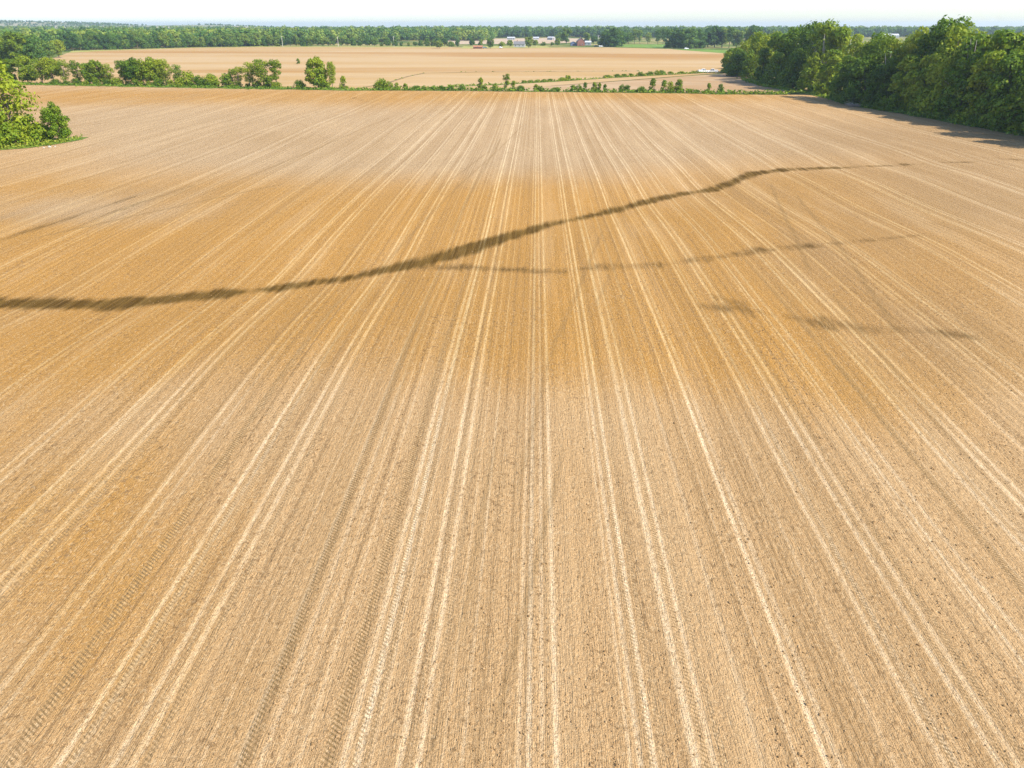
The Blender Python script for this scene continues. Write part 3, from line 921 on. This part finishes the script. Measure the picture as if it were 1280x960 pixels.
# ---- trees about the farm and far field corner
farm = [(549, 60.6, 49.5, 'broad', 'round dark tree at the left end of the farm trees'), (572, 58.5, 49.5, 'broad', 'bushy tree right of the round tree before the pale field'), (563, 58, 51, 'shrub', 'bush beside the round tree at the left of the farm'),
        (590, 58, 49, 'broad', 'tree left of the bright-crowned tree by the farm lawn'), (601, 58, 48.5, 'broad', 'tree behind the bright-crowned tree by the farm lawn'), (613, 60.6, 47.5, 'broad', 'bright-crowned tree standing in front of the farm lawn'),
        (627, 58, 51, 'shrub', 'bush left of the white farmhouse'), (637.5, 59, 49.5, 'broad', 'tree at the left corner of the white farmhouse'), (661, 60, 45, 'broad', 'tallest dark tree right of the white farmhouse'), (669, 58, 49.5, 'broad', 'smaller tree right of the tallest farmhouse tree'),
        (679, 57.3, 51.5, 'shrub', 'first bush right of the farmhouse trees'), (690, 57, 52, 'shrub', 'second bush right of the farmhouse trees'), (697, 56.5, 47.5, 'broad', 'tree at the left of the brick house group'),
        (708, 54.5, 34.5, 'broad', 'tall pale-crowned tree behind and left of the brick house'), (700, 53.5, 40, 'broad', 'lower tree beside the tall pale tree behind the brick house'), (733, 53.5, 40, 'broad', 'tree directly behind the brick house'), (742, 55, 44, 'broad', 'tree right of the brick house beside the pole'),
        (757, 58, 36, 'skirt', 'left crown of the large dark tree clump right of the pole'), (765, 58.5, 33, 'skirt', 'highest crown of the large dark tree clump right of the pole'), (773, 58.2, 35, 'skirt', 'right crown of the large dark tree clump right of the pole'),
        (785, 55, 39, 'broad', 'tree left in the loose row right of the large dark clump'), (793, 55, 35.5, 'tall', 'tall slim tree in the loose row right of the large dark clump'), (799, 55, 37, 'tall', 'second slim tree in the loose row right of the large dark clump'),
        (810, 54.5, 40, 'open', 'thin tree before the far meadow'), (822, 55.5, 36, 'tall', 'left one of two thin trees at the meadow edge'), (829, 55.5, 34, 'tall', 'right one of two thin trees at the meadow edge'),
        (836, 59.5, 35, 'skirt', 'first crown of the dark wood corner beyond the far field'), (844, 60, 33.5, 'skirt', 'second crown of the dark wood corner beyond the far field'), (852, 60.3, 34, 'skirt', 'third crown of the dark wood corner beyond the far field'),
        (861, 60.5, 33, 'skirt', 'fourth crown of the dark wood corner beyond the far field'), (870, 60, 34.5, 'skirt', 'fifth crown of the dark wood corner beyond the far field'), (877, 60, 39, 'skirt', 'last low crown of the dark wood corner beyond the far field'),
        (885, 59, 34, 'broad', 'first tree behind the green crop strip'), (893, 59, 31.5, 'broad', 'second tree behind the green crop strip'), (902, 59, 33, 'broad', 'third tree behind the green crop strip'), (911, 59.5, 32, 'tall', 'fourth tree behind the green crop strip'), (920, 60, 36, 'broad', 'fifth tree behind the green crop strip'),
        (932, 60, 34, 'tall', 'far tree showing over the left end of the right wood'), (940, 60, 31, 'broad', 'second far tree over the left end of the right wood')]
for k, (x, y, t, kd, lab) in enumerate(farm):
    p = Vector((*flat_pt(x, y, FARZ), FARZ))
    h = max(2.0, top_height(p, t))
    tree(kd, p, h, 'shrub' if kd == 'shrub' else 'farm_tree', lab, 'trees about the farm beyond the far field', cat='shrub' if kd == 'shrub' else 'tree', wide=min(1.25, 1.2 if kd != 'tall' else .9), mat=LEAFF if kd != 'shrub' else None)

# ---- trees at the left beyond the hedgerow and the front of the left wood
lw = [(-25, 84, 44, 1), (5, 82, 44, 1), (24, 83, 38, 1), (40, 80, 46, 0), (62, 74, 50, 0), (74, 72, 49, 1), (48, 76, 42, 0), (10, 74, 40, 0), (-10, 72, 38, 0)]
for k, (x, y, t, b) in enumerate(lw):
    p = Vector((*flat_pt(x, y, FARZ), FARZ))
    tree('broad', p, top_height(p, t), 'wood_tree', f'{ORD[k]} large rounded tree of the left wood corner above the hedgerow', 'rounded trees at the left wood corner', wide=1.1, mat=LEAFY if b else LEAFF)
fr = []
x = 84.0
while x < 556:
    y = float(np.interp(x, [84, 130, 240, 330, 450, 556], [63.5, 62.3, 59.3, 57.9, 57.8, 57.6]))
    tp = float(np.interp(x, [84, 200, 330, 420, 450, 556], [40, 42, 43, 46, 49, 50]))
    p = Vector((*flat_pt(x, y, FARZ), FARZ))
    fr.append((p, max(4, top_height(p, tp + random.uniform(-4, 3)))))
    x += random.uniform(5.5, 9.5)
for p, h in fr:
    tree(random.choice(['broad', 'skirt', 'broad']), p, h, 'wood_tree', 'rounded tree in the front row of the left wood facing the far field', 'trees in the front row of the left wood', wide=min(1.5, max(.9, 11 / h)), mat=LEAFF)


# ---- woods that read as one mass
def low_crown(seed):
    return crown_np(seed, 10, 4.6, 1.0, 9, 26, .85, 'round', .3, rc=(.34, .5))[:3]


LOW = [low_crown(s) for s in range(80, 86)]


def wood(name, pts, hmin, hmax, label, seed):
    r = np.random.RandomState(seed)
    Vs, Ts = [], []
    for (x, y, z) in pts:
        V, Qd, T = LOW[r.randint(len(LOW))]
        a = r.uniform(0, 6.28)
        h = hmin + (hmax - hmin) * r.beta(2, 2.2)
        s, w = h / 10, h / 10 * r.uniform(.9, 1.25)
        ca, sa = math.cos(a), math.sin(a)
        Vs.append(np.stack([(V[:, 0] * ca - V[:, 1] * sa) * w + x, (V[:, 0] * sa + V[:, 1] * ca) * w + y, V[:, 2] * s + z], -1))
        Ts.append(np.clip(T * .5 + r.uniform(-.2, .8), 0, 1))
    V = np.concatenate(Vs)
    o = link(name, quads_mesh(name, V, np.arange(len(V)).reshape(-1, 4), [LEAFF], attrs=dict(tint=np.concatenate(Ts))))
    return tag(o, label, 'wood', kind='stuff')


def scatter(x0, x1, y0f, depth, step, seed, skip=None):
    r = np.random.RandomState(seed)
    out = []
    yy = 0.0
    while yy < depth:
        xx = x0
        while xx < x1:
            X_ = xx + r.uniform(-.45, .45) * step
            Y_ = y0f(X_) + yy + r.uniform(-.45, .45) * step
            if skip is None or not skip(X_, Y_): out.append((X_, Y_, FARZ - .2))
            xx += step
        yy += step * (1 + yy / 500)
    return out


def ylin(pts):
    q = sorted((flat_pt(x, y, FARZ) for x, y in pts))
    a, b = zip(*q)
    return lambda X_: np.interp(X_, a, b)


f1 = ylin([(-120, 62), (0, 62), (84, 62.3), (130, 61.5), (240, 58.7), (330, 57.2), (450, 53.5), (520, 51)])
wood('distant_wood', scatter(-900, -75, f1, 620, 10.5, 1), 8, 19, 'broad green wood filling the left distance behind the far field', 2)
f2 = ylin([(440, 48.6), (560, 47.6), (640, 46.9), (700, 46.6), (780, 47), (900, 47.5), (1000, 47.5)])
wood('distant_wood', scatter(-290, 560, f2, 460, 13, 3), 8, 18.5, 'hazy blue-green wood on the horizon behind the farm', 4)
f3 = ylin([(960, 47), (1060, 46.5), (1180, 46), (1400, 46)])
wood('distant_wood', scatter(430, 1500, f3, 420, 13.5, 5), 9, 19, 'bluish wood on the horizon seen over the right wood', 6)
wood('distant_wood', scatter(-2000, 2400, lambda X_: np.full(np.shape(X_), 1750.0), 300, 26, 7), 15, 21, 'last thin line of woods along the horizon', 8)
hp = []
r_ = np.random.RandomState(9)
for _ in range(2600):
    X_, Y_ = r_.uniform(-4300, -1100), r_.uniform(3000, 3800)
    z_ = float(hill_z(X_, Y_))
    if z_ > 9 and math.sin(X_ * .0045 + 2) + math.sin(X_ * .0023 + Y_ * .006) > .15 or (abs(X_ + 2250) < 420 and z_ > 16): hp.append((X_, Y_, z_ - 1))
wood('hill_wood', hp, 6, 10, 'faint wood on top of the pale far hills at left', 10)


# ------------------------------------------------------------------ grass and weeds along the edges
def ribbon(name, pts, wid, hgt, dens, leaf, label, seed, m_ground, zoff=.012):
    r = np.random.RandomState(seed)
    P = [at(x, y) for x, y in pts]
    V, Qd, T = [], [], []
    k = 0
    Vg, Fg = [], []
    for a, b in zip(P[:-1], P[1:]):
        L_ = math.hypot(b.x - a.x, b.y - a.y)
        n = max(1, int(L_ / 2.5))
        for i_ in range(n):
            Vg.append(a.lerp(b, i_ / n))
    Vg.append(P[-1])
    gv = []
    for i_, q in enumerate(Vg):
        d = (Vg[min(i_ + 1, len(Vg) - 1)] - Vg[max(0, i_ - 1)]).normalized()
        nrm = Vector((-d.y, d.x, 0))
        for s in (-1, 1):
            e = q + nrm * (s * (wid * .5 + r.uniform(-.18, .18) * wid))
            gv.append((e.x, e.y, float(ground(e.x, e.y)) + zoff + .05))
    gf = [(2 * i_, 2 * i_ + 2, 2 * i_ + 3, 2 * i_ + 1) for i_ in range(len(Vg) - 1)]
    Cn = []
    for i_ in range(len(Vg) - 1):
        a, b = Vg[i_], Vg[i_ + 1]
        d = b - a
        nrm = Vector((-d.y, d.x, 0)).normalized()
        for _ in range(r.poisson(dens * d.length * wid)):
            q = a + d * r.rand() + nrm * (r.normal() * .3 * wid)
            c0 = float(ground(q.x, q.y))
            hh = hgt * r.uniform(.4, 1.3)
            for _2 in range(4):
                Cn.append((q.x + r.normal() * .25, q.y + r.normal() * .25, c0 + hh * r.uniform(.25, 1)))
    Cn = np.array(Cn)
    Nn = r.normal(size=Cn.shape) + np.array([0, 0, .6])
    Nn /= np.linalg.norm(Nn, axis=1, keepdims=True)
    Vq, Qq = leaf_quads(Cn, Nn, leaf, r)
    Vall = np.concatenate([np.array(gv), Vq])
    Qall = np.concatenate([np.array(gf), Qq + len(gv)])
    mi = np.concatenate([np.zeros(len(gf)), np.ones(len(Qq))])
    tint = np.concatenate([np.full(len(gv), .5), np.repeat(r.uniform(.1, 1, len(Cn)), 4)])
    o = link(name, quads_mesh(name, Vall, Qall, [m_ground, GRASSB], midx=mi, attrs=dict(tint=tint)))
    return tag(o, label, 'grass', kind='stuff')


M_VERGE = mat_grass_ground('verge_grass', (.065, .125, .015), (.17, .21, .035))
ribbon('grass_verge', [(-60, 103.5), (100, 106.6), (200, 108.4), (300, 110.3), (400, 111.8), (480, 112.8)], 6.5, .7, .9, .3, 'bright green grass strip along the foot of the hedgerow trees', 1, M_VERGE)
ribbon('grass_verge', [(480, 112.8), (560, 113.2), (640, 114), (760, 115.4), (880, 116.6), (985, 118)], 3.0, 1.1, 1.5, .34, 'narrow weedy bank between the field and the strip field', 2, M_VERGE)
ribbon('grass_verge', [(440, 111.5), (480, 105), (510, 95.5), (530, 91.5), (600, 90), (700, 89.3), (800, 88.8)], 1.2, .3, .12, .25, 'thin dark weedy furrow curving across the far field', 3, mat_grass_ground('furrow_weed', (.17, .12, .05), (.26, .18, .085)))
ribbon('grass_verge', [(520, 111.5), (570, 108), (620, 106), (690, 102), (760, 97.5), (830, 93.5), (905, 90)], 2.6, .7, .9, .32, 'weedy strip under the slanting hedge between the far fields', 4, M_VERGE)
ribbon('grass_verge', [(930, 99.5), (960, 108.5), (1005, 116), (1030, 120.5), (1075, 133), (1130, 141.5), (1190, 152), (1245, 162), (1320, 177)], 4.0, .8, 1.2, .32, 'rough grass and weeds along the foot of the right wood', 5, M_VERGE)
ribbon('grass_verge', [(-60, 190), (0, 186), (30, 184), (60, 180), (88, 175), (94, 172)], 4.2, .7, 2.4, .2, 'rough grass skirt round the foot of the left clump', 6, M_VERGE)
ribbon('grass_verge', [(880, 117.2), (940, 117.6), (1000, 115.5)], 4.5, .6, .9, .3, 'green grassy corner where the ditch bank meets the right wood', 7, M_VERGE)

# ------------------------------------------------------------------ farm buildings
WHITE = mat_plain('white_paint', (.40, .40, .385), .55)
BRICK = mat_plain('red_brick', (.24, .10, .07), .9, .2, 2)
ROOFG = mat_plain('grey_shingle', (.16, .155, .155), .85, .2, 2)
ROOFB = mat_plain('blue_grey_roof', (.10, .13, .19), .6)
ROOFW = mat_plain('pale_metal_roof', (.46, .47, .48), .45, .06)
BROWN = mat_plain('brown_board', (.24, .12, .07), .9, .25)
GLASS = mat_plain('dark_glass', (.03, .04, .05), .1, .1, 1, .6)
DOORM = mat_plain('door_paint', (.12, .07, .05), .6)
TYRE = mat_plain('tyre_rubber', (.025, .025, .025), .9)
STEEL = mat_plain('galvanised_steel', (.45, .46, .47), .4, .1, 2, .5)
POLE = mat_plain('weathered_pole', (.55, .50, .44), .9)
PORC = mat_plain('porcelain', (.6, .6, .58), .3)
PLATE = mat_plain('vehicle_white', (.8, .8, .8), .25, .03, 1, .5)
DARKP = mat_plain('vehicle_dark', (.06, .07, .09), .25, .1, 1, .5)
LAMPR = mat_plain('tail_lamp', (.35, .02, .02), .2)
LAMPW = mat_plain('head_lamp', (.8, .8, .75), .15)


def house(name, p, w, d, eave, ridge, wall, roof, label, rot=0.0, chimney=False, nwin=3, wing=None, cat='house', bigdoor=False):
    root = link(name, None)
    root.location = (p.x, p.y, p.z)
    root.rotation_euler = (0, 0, rot)
    tag(root, label, cat)
    mb = MB()
    mb.prism([(-w / 2, 0), (w / 2, 0), (w / 2, eave), (0, ridge - .12), (-w / 2, eave)][::1], -d / 2, d / 2)
    wl = mb.build('wall', wall, root)
    # long side faces +-x of profile; roof slabs
    rf = MB()
    o = .35
    sl = (ridge - eave) / (w / 2)
    prof = [(-w / 2 - o, eave - o * sl + .03), (0, ridge + .03), (w / 2 + o, eave - o * sl + .03), (w / 2 + o, eave - o * sl + .2), (0, ridge + .2), (-w / 2 - o, eave - o * sl + .2)]
    rf.prism(prof, -d / 2 - o, d / 2 + o)
    ro = rf.build('roof', roof, root)
    if chimney:
        c_ = MB()
        c_.box(-.35, .35, d * .2, d * .2 + .6, ridge - .8, ridge + 1.2)
        c_.box(-.42, .42, d * .2 - .06, d * .2 + .66, ridge + 1.2, ridge + 1.32)
        c_.build('chimney', BRICK, ro)
    fl = int(max(1, eave // 2.7))
    for f in range(fl):
        for k in range(nwin):
            y = -d / 2 + d * (k + .5) / nwin
            for s in (-1, 1):
                x0 = s * w / 2
                wd = MB()
                wd.box(min(x0, x0 + s * .06), max(x0, x0 + s * .06), y - .5, y + .5, .95 + f * 2.7, 2.15 + f * 2.7)
                wn = wd.build('window', WHITE, root)
                g_ = MB()
                g_.box(min(x0 + s * .06, x0 + s * .08), max(x0 + s * .06, x0 + s * .08), y - .42, y + .42, 1.03 + f * 2.7, 2.07 + f * 2.7)
                g_.build('pane', GLASS, wn)
        for s in (-1, 1):
            y0 = s * d / 2
            wd = MB()
            wd.box(w * .12, w * .12 + 1.0, min(y0, y0 + s * .06), max(y0, y0 + s * .06), .95 + f * 2.7, 2.15 + f * 2.7)
            wn = wd.build('window', WHITE, root)
            g_ = MB()
            g_.box(w * .12 + .08, w * .12 + .92, min(y0 + s * .06, y0 + s * .08), max(y0 + s * .06, y0 + s * .08), 1.03 + f * 2.7, 2.07 + f * 2.7)
            g_.build('pane', GLASS, wn)
    dr = MB()
    if bigdoor: dr.box(-w * .25, w * .08, -d / 2 - .06, -d / 2, .02, min(eave, 3.2))
    else: dr.box(-w * .2, -w * .2 + 1, -d / 2 - .06, -d / 2, .02, 2.1)
    do = dr.build('door', DOORM, root)
    hd = MB()
    hd.box(-w * .2 + .8, -w * .2 + .9, -d / 2 - .12, -d / 2 - .06, 1.0, 1.12)
    hd.build('handle', STEEL, do)
    return root


def fp(x, y): return Vector((*flat_pt(x, y, FARZ), FARZ))


house('brick_house', fp(725.5, 57.2), 8.5, 9, 4.9, 8.0, BRICK, ROOFG, 'red brick farmhouse with a pointed gable at the edge of the far field', .1, True, 2)
house('shed', fp(716.5, 57), 6, 7, 2.6, 4.2, mat_plain('blue_board', (.12, .16, .26), .8), ROOFB, 'dark blue shed against the left side of the brick house', .1, nwin=1, cat='shed')
house('outbuilding', fp(734, 56.6), 6, 9, 3.2, 4.6, WHITE, ROOFW, 'white outbuilding right of the brick house', 1.4, nwin=2, cat='shed', bigdoor=True)
house('farmhouse', fp(649.5, 58.9), 8, 12, 3.0, 5.6, WHITE, ROOFG, 'white farmhouse with a grey roof between the dark farm trees', 1.5, True, 3)
house('low_shed', fp(597.5, 60.9), 5, 9, 1.7, 2.9, BROWN, mat_plain('rusty_roof', (.33, .15, .08), .8, .25), 'low rusty brown shed standing on the far field edge', 1.5, nwin=1, cat='shed')
house('barn', fp(639, 49.8), 8, 12, 2.8, 4.2, WHITE, ROOFW, 'white barn in the pale field behind the farmhouse trees', 1.45, nwin=4, cat='barn', bigdoor=True)
house('barn', fp(670, 49.6), 7, 9, 2.8, 4.0, WHITE, ROOFW, 'small white barn right of the tallest farmhouse tree, far off', 1.6, nwin=3, cat='barn', bigdoor=True)
house('barn', fp(689, 49.8), 7, 11, 3.2, 4.6, WHITE, ROOFW, 'rightmost far white barn, left of the tall pale tree', .9, nwin=3, cat='barn', bigdoor=True)
house('poultry_barn', fp(1110, 47.2), 12, 34, 4.0, 6.6, WHITE, ROOFW, 'long white barn far off in the gap of the right wood skyline', 1.5, nwin=6, cat='barn', bigdoor=True)


def vehicle(name, p, kind, paint, label, rot, cat):
    root = link(name, None)
    root.location = (p.x, p.y, p.z)
    root.rotation_euler = (0, 0, rot)
    tag(root, label, cat)
    if kind == 'pickup':
        prof = [(-2.7, .55), (2.6, .5), (2.75, .75), (2.7, 1.05), (1.35, 1.18), (.65, 1.82), (-.75, 1.85), (-.95, 1.2), (-2.7, 1.15)]
        win = [[(1.2, 1.2), (.63, 1.72), (.12, 1.74), (.12, 1.2)], [(.04, 1.2), (.04, 1.74), (-.68, 1.76), (-.84, 1.2)]]
        ws = ((1.36, 1.2), (.68, 1.79))
    else:
        prof = [(-2.2, .45), (2.2, .4), (2.3, .65), (2.2, .9), (1.15, 1.02), (.4, 1.5), (-1.2, 1.52), (-1.95, 1.05), (-2.25, 1.0)]
        win = [[(1.0, 1.04), (.4, 1.44), (-.2, 1.46), (-.2, 1.04)], [(-.28, 1.04), (-.28, 1.46), (-1.15, 1.46), (-1.7, 1.06)]]
        ws = ((1.14, 1.04), (.44, 1.48))
    hw = .95
    mb = MB()
    n = len(prof)
    V = [(x, -hw * (1 if z < 1.25 else .86), z) for x, z in prof] + [(x, hw * (1 if z < 1.25 else .86), z) for x, z in prof]
    F = [tuple(range(n)), tuple(range(2 * n - 1, n - 1, -1))] + [((i_ + 1) % n, i_, n + i_, n + (i_ + 1) % n) for i_ in range(n)]
    mb.add(V, F)
    if kind == 'pickup':
        mb.box(-2.68, -1.0, -.95, -.87, 1.15, 1.38); mb.box(-2.68, -1.0, .87, .95, 1.15, 1.38); mb.box(-2.7, -2.6, -.86, .86, 1.16, 1.38)
    mb.build('body', paint, root)
    for wq in win:
        for s in (-1, 1):
            g_ = MB()
            m_ = len(wq)
            yy = [hw * (1 if z < 1.25 else .86) + .006 for x, z in wq]
            V = [(x, s * (y_ - .01), z) for (x, z), y_ in zip(wq, yy)] + [(x, s * (y_ + .012), z) for (x, z), y_ in zip(wq, yy)]
            F = [tuple(range(m_)), tuple(range(2 * m_ - 1, m_ - 1, -1))] + [((i_ + 1) % m_, i_, m_ + i_, m_ + (i_ + 1) % m_) for i_ in range(m_)]
            g_.add(V, F)
            g_.build('window', GLASS, root)
    g_ = MB()
    (xa, za), (xb, zb) = ws
    g_.add([(xa, -.8, za + .02), (xa, .8, za + .02), (xb, .72, zb + .02), (xb, -.72, zb + .02), (xa + .03, -.8, za + .04), (xa + .03, .8, za + .04), (xb + .03, .72, zb + .04), (xb + .03, -.72, zb + .04)],
           [(0, 1, 2, 3), (7, 6, 5, 4), (0, 4, 5, 1), (1, 5, 6, 2), (2, 6, 7, 3), (3, 7, 4, 0)])
    g_.build('windscreen', GLASS, root)
    for xx in ((-1.7, 1.75) if kind == 'pickup' else (-1.35, 1.4)):
        for s in (-1, 1):
            t_ = MB()
            t_.tube([(xx, s * .74, .37), (xx, s * 1.0, .37)], [.37, .37], 16)
            wl = t_.build('wheel', TYRE, root)
            r2 = MB()
            r2.tube([(xx, s * .99, .37), (xx, s * 1.015, .37)], [.22, .2], 12)
            r2.build('rim', STEEL, wl)
    e = prof[2][0]
    for s in (-1, 1):
        h_ = MB(); h_.box(e - .12, e + .01, s * .62 - .17, s * .62 + .17, .68, .86); h_.build('headlight', LAMPW, root)
        h_ = MB(); h_.box(prof[0][0] - .03, prof[0][0] + .05, s * .78 - .1, s * .78 + .1, .8, 1.05); h_.build('tail_light', LAMPR, root)
    return root


vehicle('pickup_truck', at(879, 91), 'pickup', PLATE, 'white pickup truck parked at the left by the end of the right wood', .12, 'truck')
vehicle('pickup_truck', at(890.5, 91), 'pickup', PLATE, 'second white pickup truck parked right of the first by the wood end', 2.9, 'truck')
vehicle('parked_car', fp(858, 61.6), 'car', PLATE, 'white car parked below the dark wood corner beyond the far field', .3, 'car')
vehicle('parked_car', fp(606, 60.4), 'car', PLATE, 'white car on the lawn between brown shed and bright-crowned tree', .2, 'car')
vehicle('parked_car', fp(626, 60.3), 'car', PLATE, 'white car on the lawn left of the white farmhouse', 1.2, 'car')
vehicle('parked_car', fp(751, 58.6), 'car', PLATE, 'white car beside the pole right of the brick house', .3, 'car')
vehicle('parked_car', fp(745, 58.2), 'car', DARKP, 'dark car left of the white car by the pole', .3, 'car')


def pole(p, h, label):
    root = link('utility_pole', None)
    root.location = p
    tag(root, label, 'utility pole', 'utility poles along the far field')
    mb = MB(); mb.tube([(0, 0, -.3), (0, 0, h)], [.26, .17], 8); mb.build('pole', POLE, root)
    c_ = MB(); c_.box(-1.2, 1.2, .18, .32, h - .75, h - .55); ca = c_.build('crossarm', POLE, root)
    for x in (-1.05, -.4, .4, 1.05):
        i_ = MB(); i_.tube([(x, .25, h - .55), (x, .25, h - .3)], [.07, .05], 6); i_.build('insulator', PORC, ca)
    return root


pole(fp(353.5, 58.2), 10.5, 'pale utility pole farthest left along the far field, before the wood')
pole(fp(423, 58.0), 10, 'pale utility pole second from the left along the far field')
pole(fp(492.5, 57.8), 10, 'pale utility pole third from the left, left of the round farm tree')
pole(fp(747.5, 57.4), 11, 'pale utility pole right of the brick house beside the dark clump')


def lattice_tower(p, h, label):
    root = link('radio_mast', None)
    root.location = p
    tag(root, label, 'mast')
    mb = MB()
    B = [(math.cos(a) * 1.4, math.sin(a) * 1.4) for a in (.5, 2.6, 4.7)]
    for x, y in B: mb.tube([(x, y, -.5), (x * .25, y * .25, h)], [.13, .07], 5)
    n = 14
    for k in range(n):
        s0, s1 = 1 - .75 * k / n, 1 - .75 * (k + 1) / n
        for q in range(3):
            a, b = B[q], B[(q + 1) % 3]
            mb.tube([(a[0] * s0, a[1] * s0, h * k / n), (b[0] * s1, b[1] * s1, h * (k + 1) / n)], [.05, .05], 4)
            mb.tube([(a[0] * s0, a[1] * s0, h * k / n), (b[0] * s0, b[1] * s0, h * k / n)], [.05, .05], 4)
    mb.build('lattice', STEEL, root)
    t = MB(); t.tube([(0, 0, h), (0, 0, h + 4)], [.07, .03], 5); t.build('antenna', STEEL, root)
    return root


lattice_tower(Vector((*flat_pt(367, 44, FARZ), FARZ)), 27, 'thin pale radio mast rising above the distant left wood')
# brush pile at the foot of the right wood
r_ = np.random.RandomState(4)
mb = MB()
for _ in range(90):
    a, l_ = r_.uniform(0, 6.28), r_.uniform(1.2, 2.6)
    c0 = np.array([r_.uniform(-1.6, 1.6), r_.uniform(-.8, .8), abs(r_.normal()) * .3 + .1])
    d = np.array([math.cos(a) * l_, math.sin(a) * l_, r_.uniform(-.3, .5)])
    d[2] = max(d[2], -c0[2] + .05)
    mb.tube([c0, c0 + d * .5 + r_.normal(size=3) * .08, c0 + d], [.09, .07, .03], 5)
bp = mb.build('brush_pile', mat_plain('dead_wood', (.26, .21, .17), .95, .3))
bp.location = at(1071, 133.2)
tag(bp, 'grey pile of dead branches at the foot of the right wood', 'brush pile')
for k, (x, y, s, l_) in enumerate(((62, 184.2, .35, 'largest pale stone on the field edge below the left clump'), (55, 185.3, .22, 'small pale stone left of the largest one below the left clump'), (69, 183.6, .2, 'small pale stone right of the largest one below the left clump'))):
    import bmesh
    bm = bmesh.new()
    bmesh.ops.create_icosphere(bm, subdivisions=2, radius=s)
    for v in bm.verts: v.co *= 1 + random.uniform(-.2, .2); v.co.z *= .6
    me = bpy.data.meshes.new('stone'); bm.to_mesh(me); bm.free()
    me.materials.append(mat_plain('field_stone', (.36, .32, .26), .9, .2))
    o = link('stone', me)
    o.location = at(x, y) + Vector((0, 0, s * .3))
    tag(o, l_, 'stone', 'stones below the left clump')

# ------------------------------------------------------------------ air
hz = NT('hazy_air')
pv = hz.n('ShaderNodeVolumePrincipled')
pv.inputs['Color'].default_value = (.80, .92, 1.0, 1)
pv.inputs['Density'].default_value = 1 / 8500
pv.inputs['Anisotropy'].default_value = .3
hz.l(pv.outputs[0], hz.out.inputs['Volume'])
mb = MB()
mb.box(-7600, 7600, -1200, 9600, -9, 45)
tag(mb.build('haze', hz.m), 'thin pale summer haze over the whole plain', 'haze', kind='stuff')

# ------------------------------------------------------------------ light
EL, AZ = math.radians(44), math.radians(-27)   # az measured from +X towards +Y
d = Vector((math.cos(EL) * math.cos(AZ), math.cos(EL) * math.sin(AZ), math.sin(EL)))
sun = bpy.data.lights.new('sun', 'SUN')
sun.energy = 4.3
sun.angle = math.radians(.5)
sun.color = (1, .93, .82)
so = link('sun', sun)
so.rotation_euler = d.to_track_quat('Z', 'Y').to_euler()
so.location = (200, 0, 300)
w = bpy.data.worlds.new('World')
sc.world = w
w.use_nodes = True
nt = w.node_tree
sky = nt.nodes.new('ShaderNodeTexSky')
sky.sky_type = 'NISHITA'
sky.sun_disc = False
sky.sun_elevation = EL
sky.sun_rotation = math.pi / 2 - AZ
sky.air_density = .95
sky.dust_density = .75
sky.ozone_density = 4.0
bg = nt.nodes['Background']
bg.inputs[1].default_value = .15
nt.links.new(sky.outputs[0], bg.inputs[0])

# ------------------------------------------------------------------ camera
cam = bpy.data.cameras.new('camera')
cam.sensor_width = 36
cam.lens = 36 * FPX / 1280
cam.clip_end = 20000
co = link('camera', cam)
co.location = (0, 0, H)
co.rotation_euler = (math.pi / 2 - TH, 0, YAW)
sc.camera = co
sc.render.resolution_x, sc.render.resolution_y = 1024, 768
sc.view_settings.view_transform = 'Standard'
sc.view_settings.look = 'None'
sc.view_settings.gamma = 1
sc.view_settings.exposure = .95
sc.cycles.max_bounces = 6
sc.cycles.diffuse_bounces = 3
sc.cycles.volume_bounces = 0
sc.cycles.use_denoising = True
sc.cycles.denoising_prefilter = 'NONE'
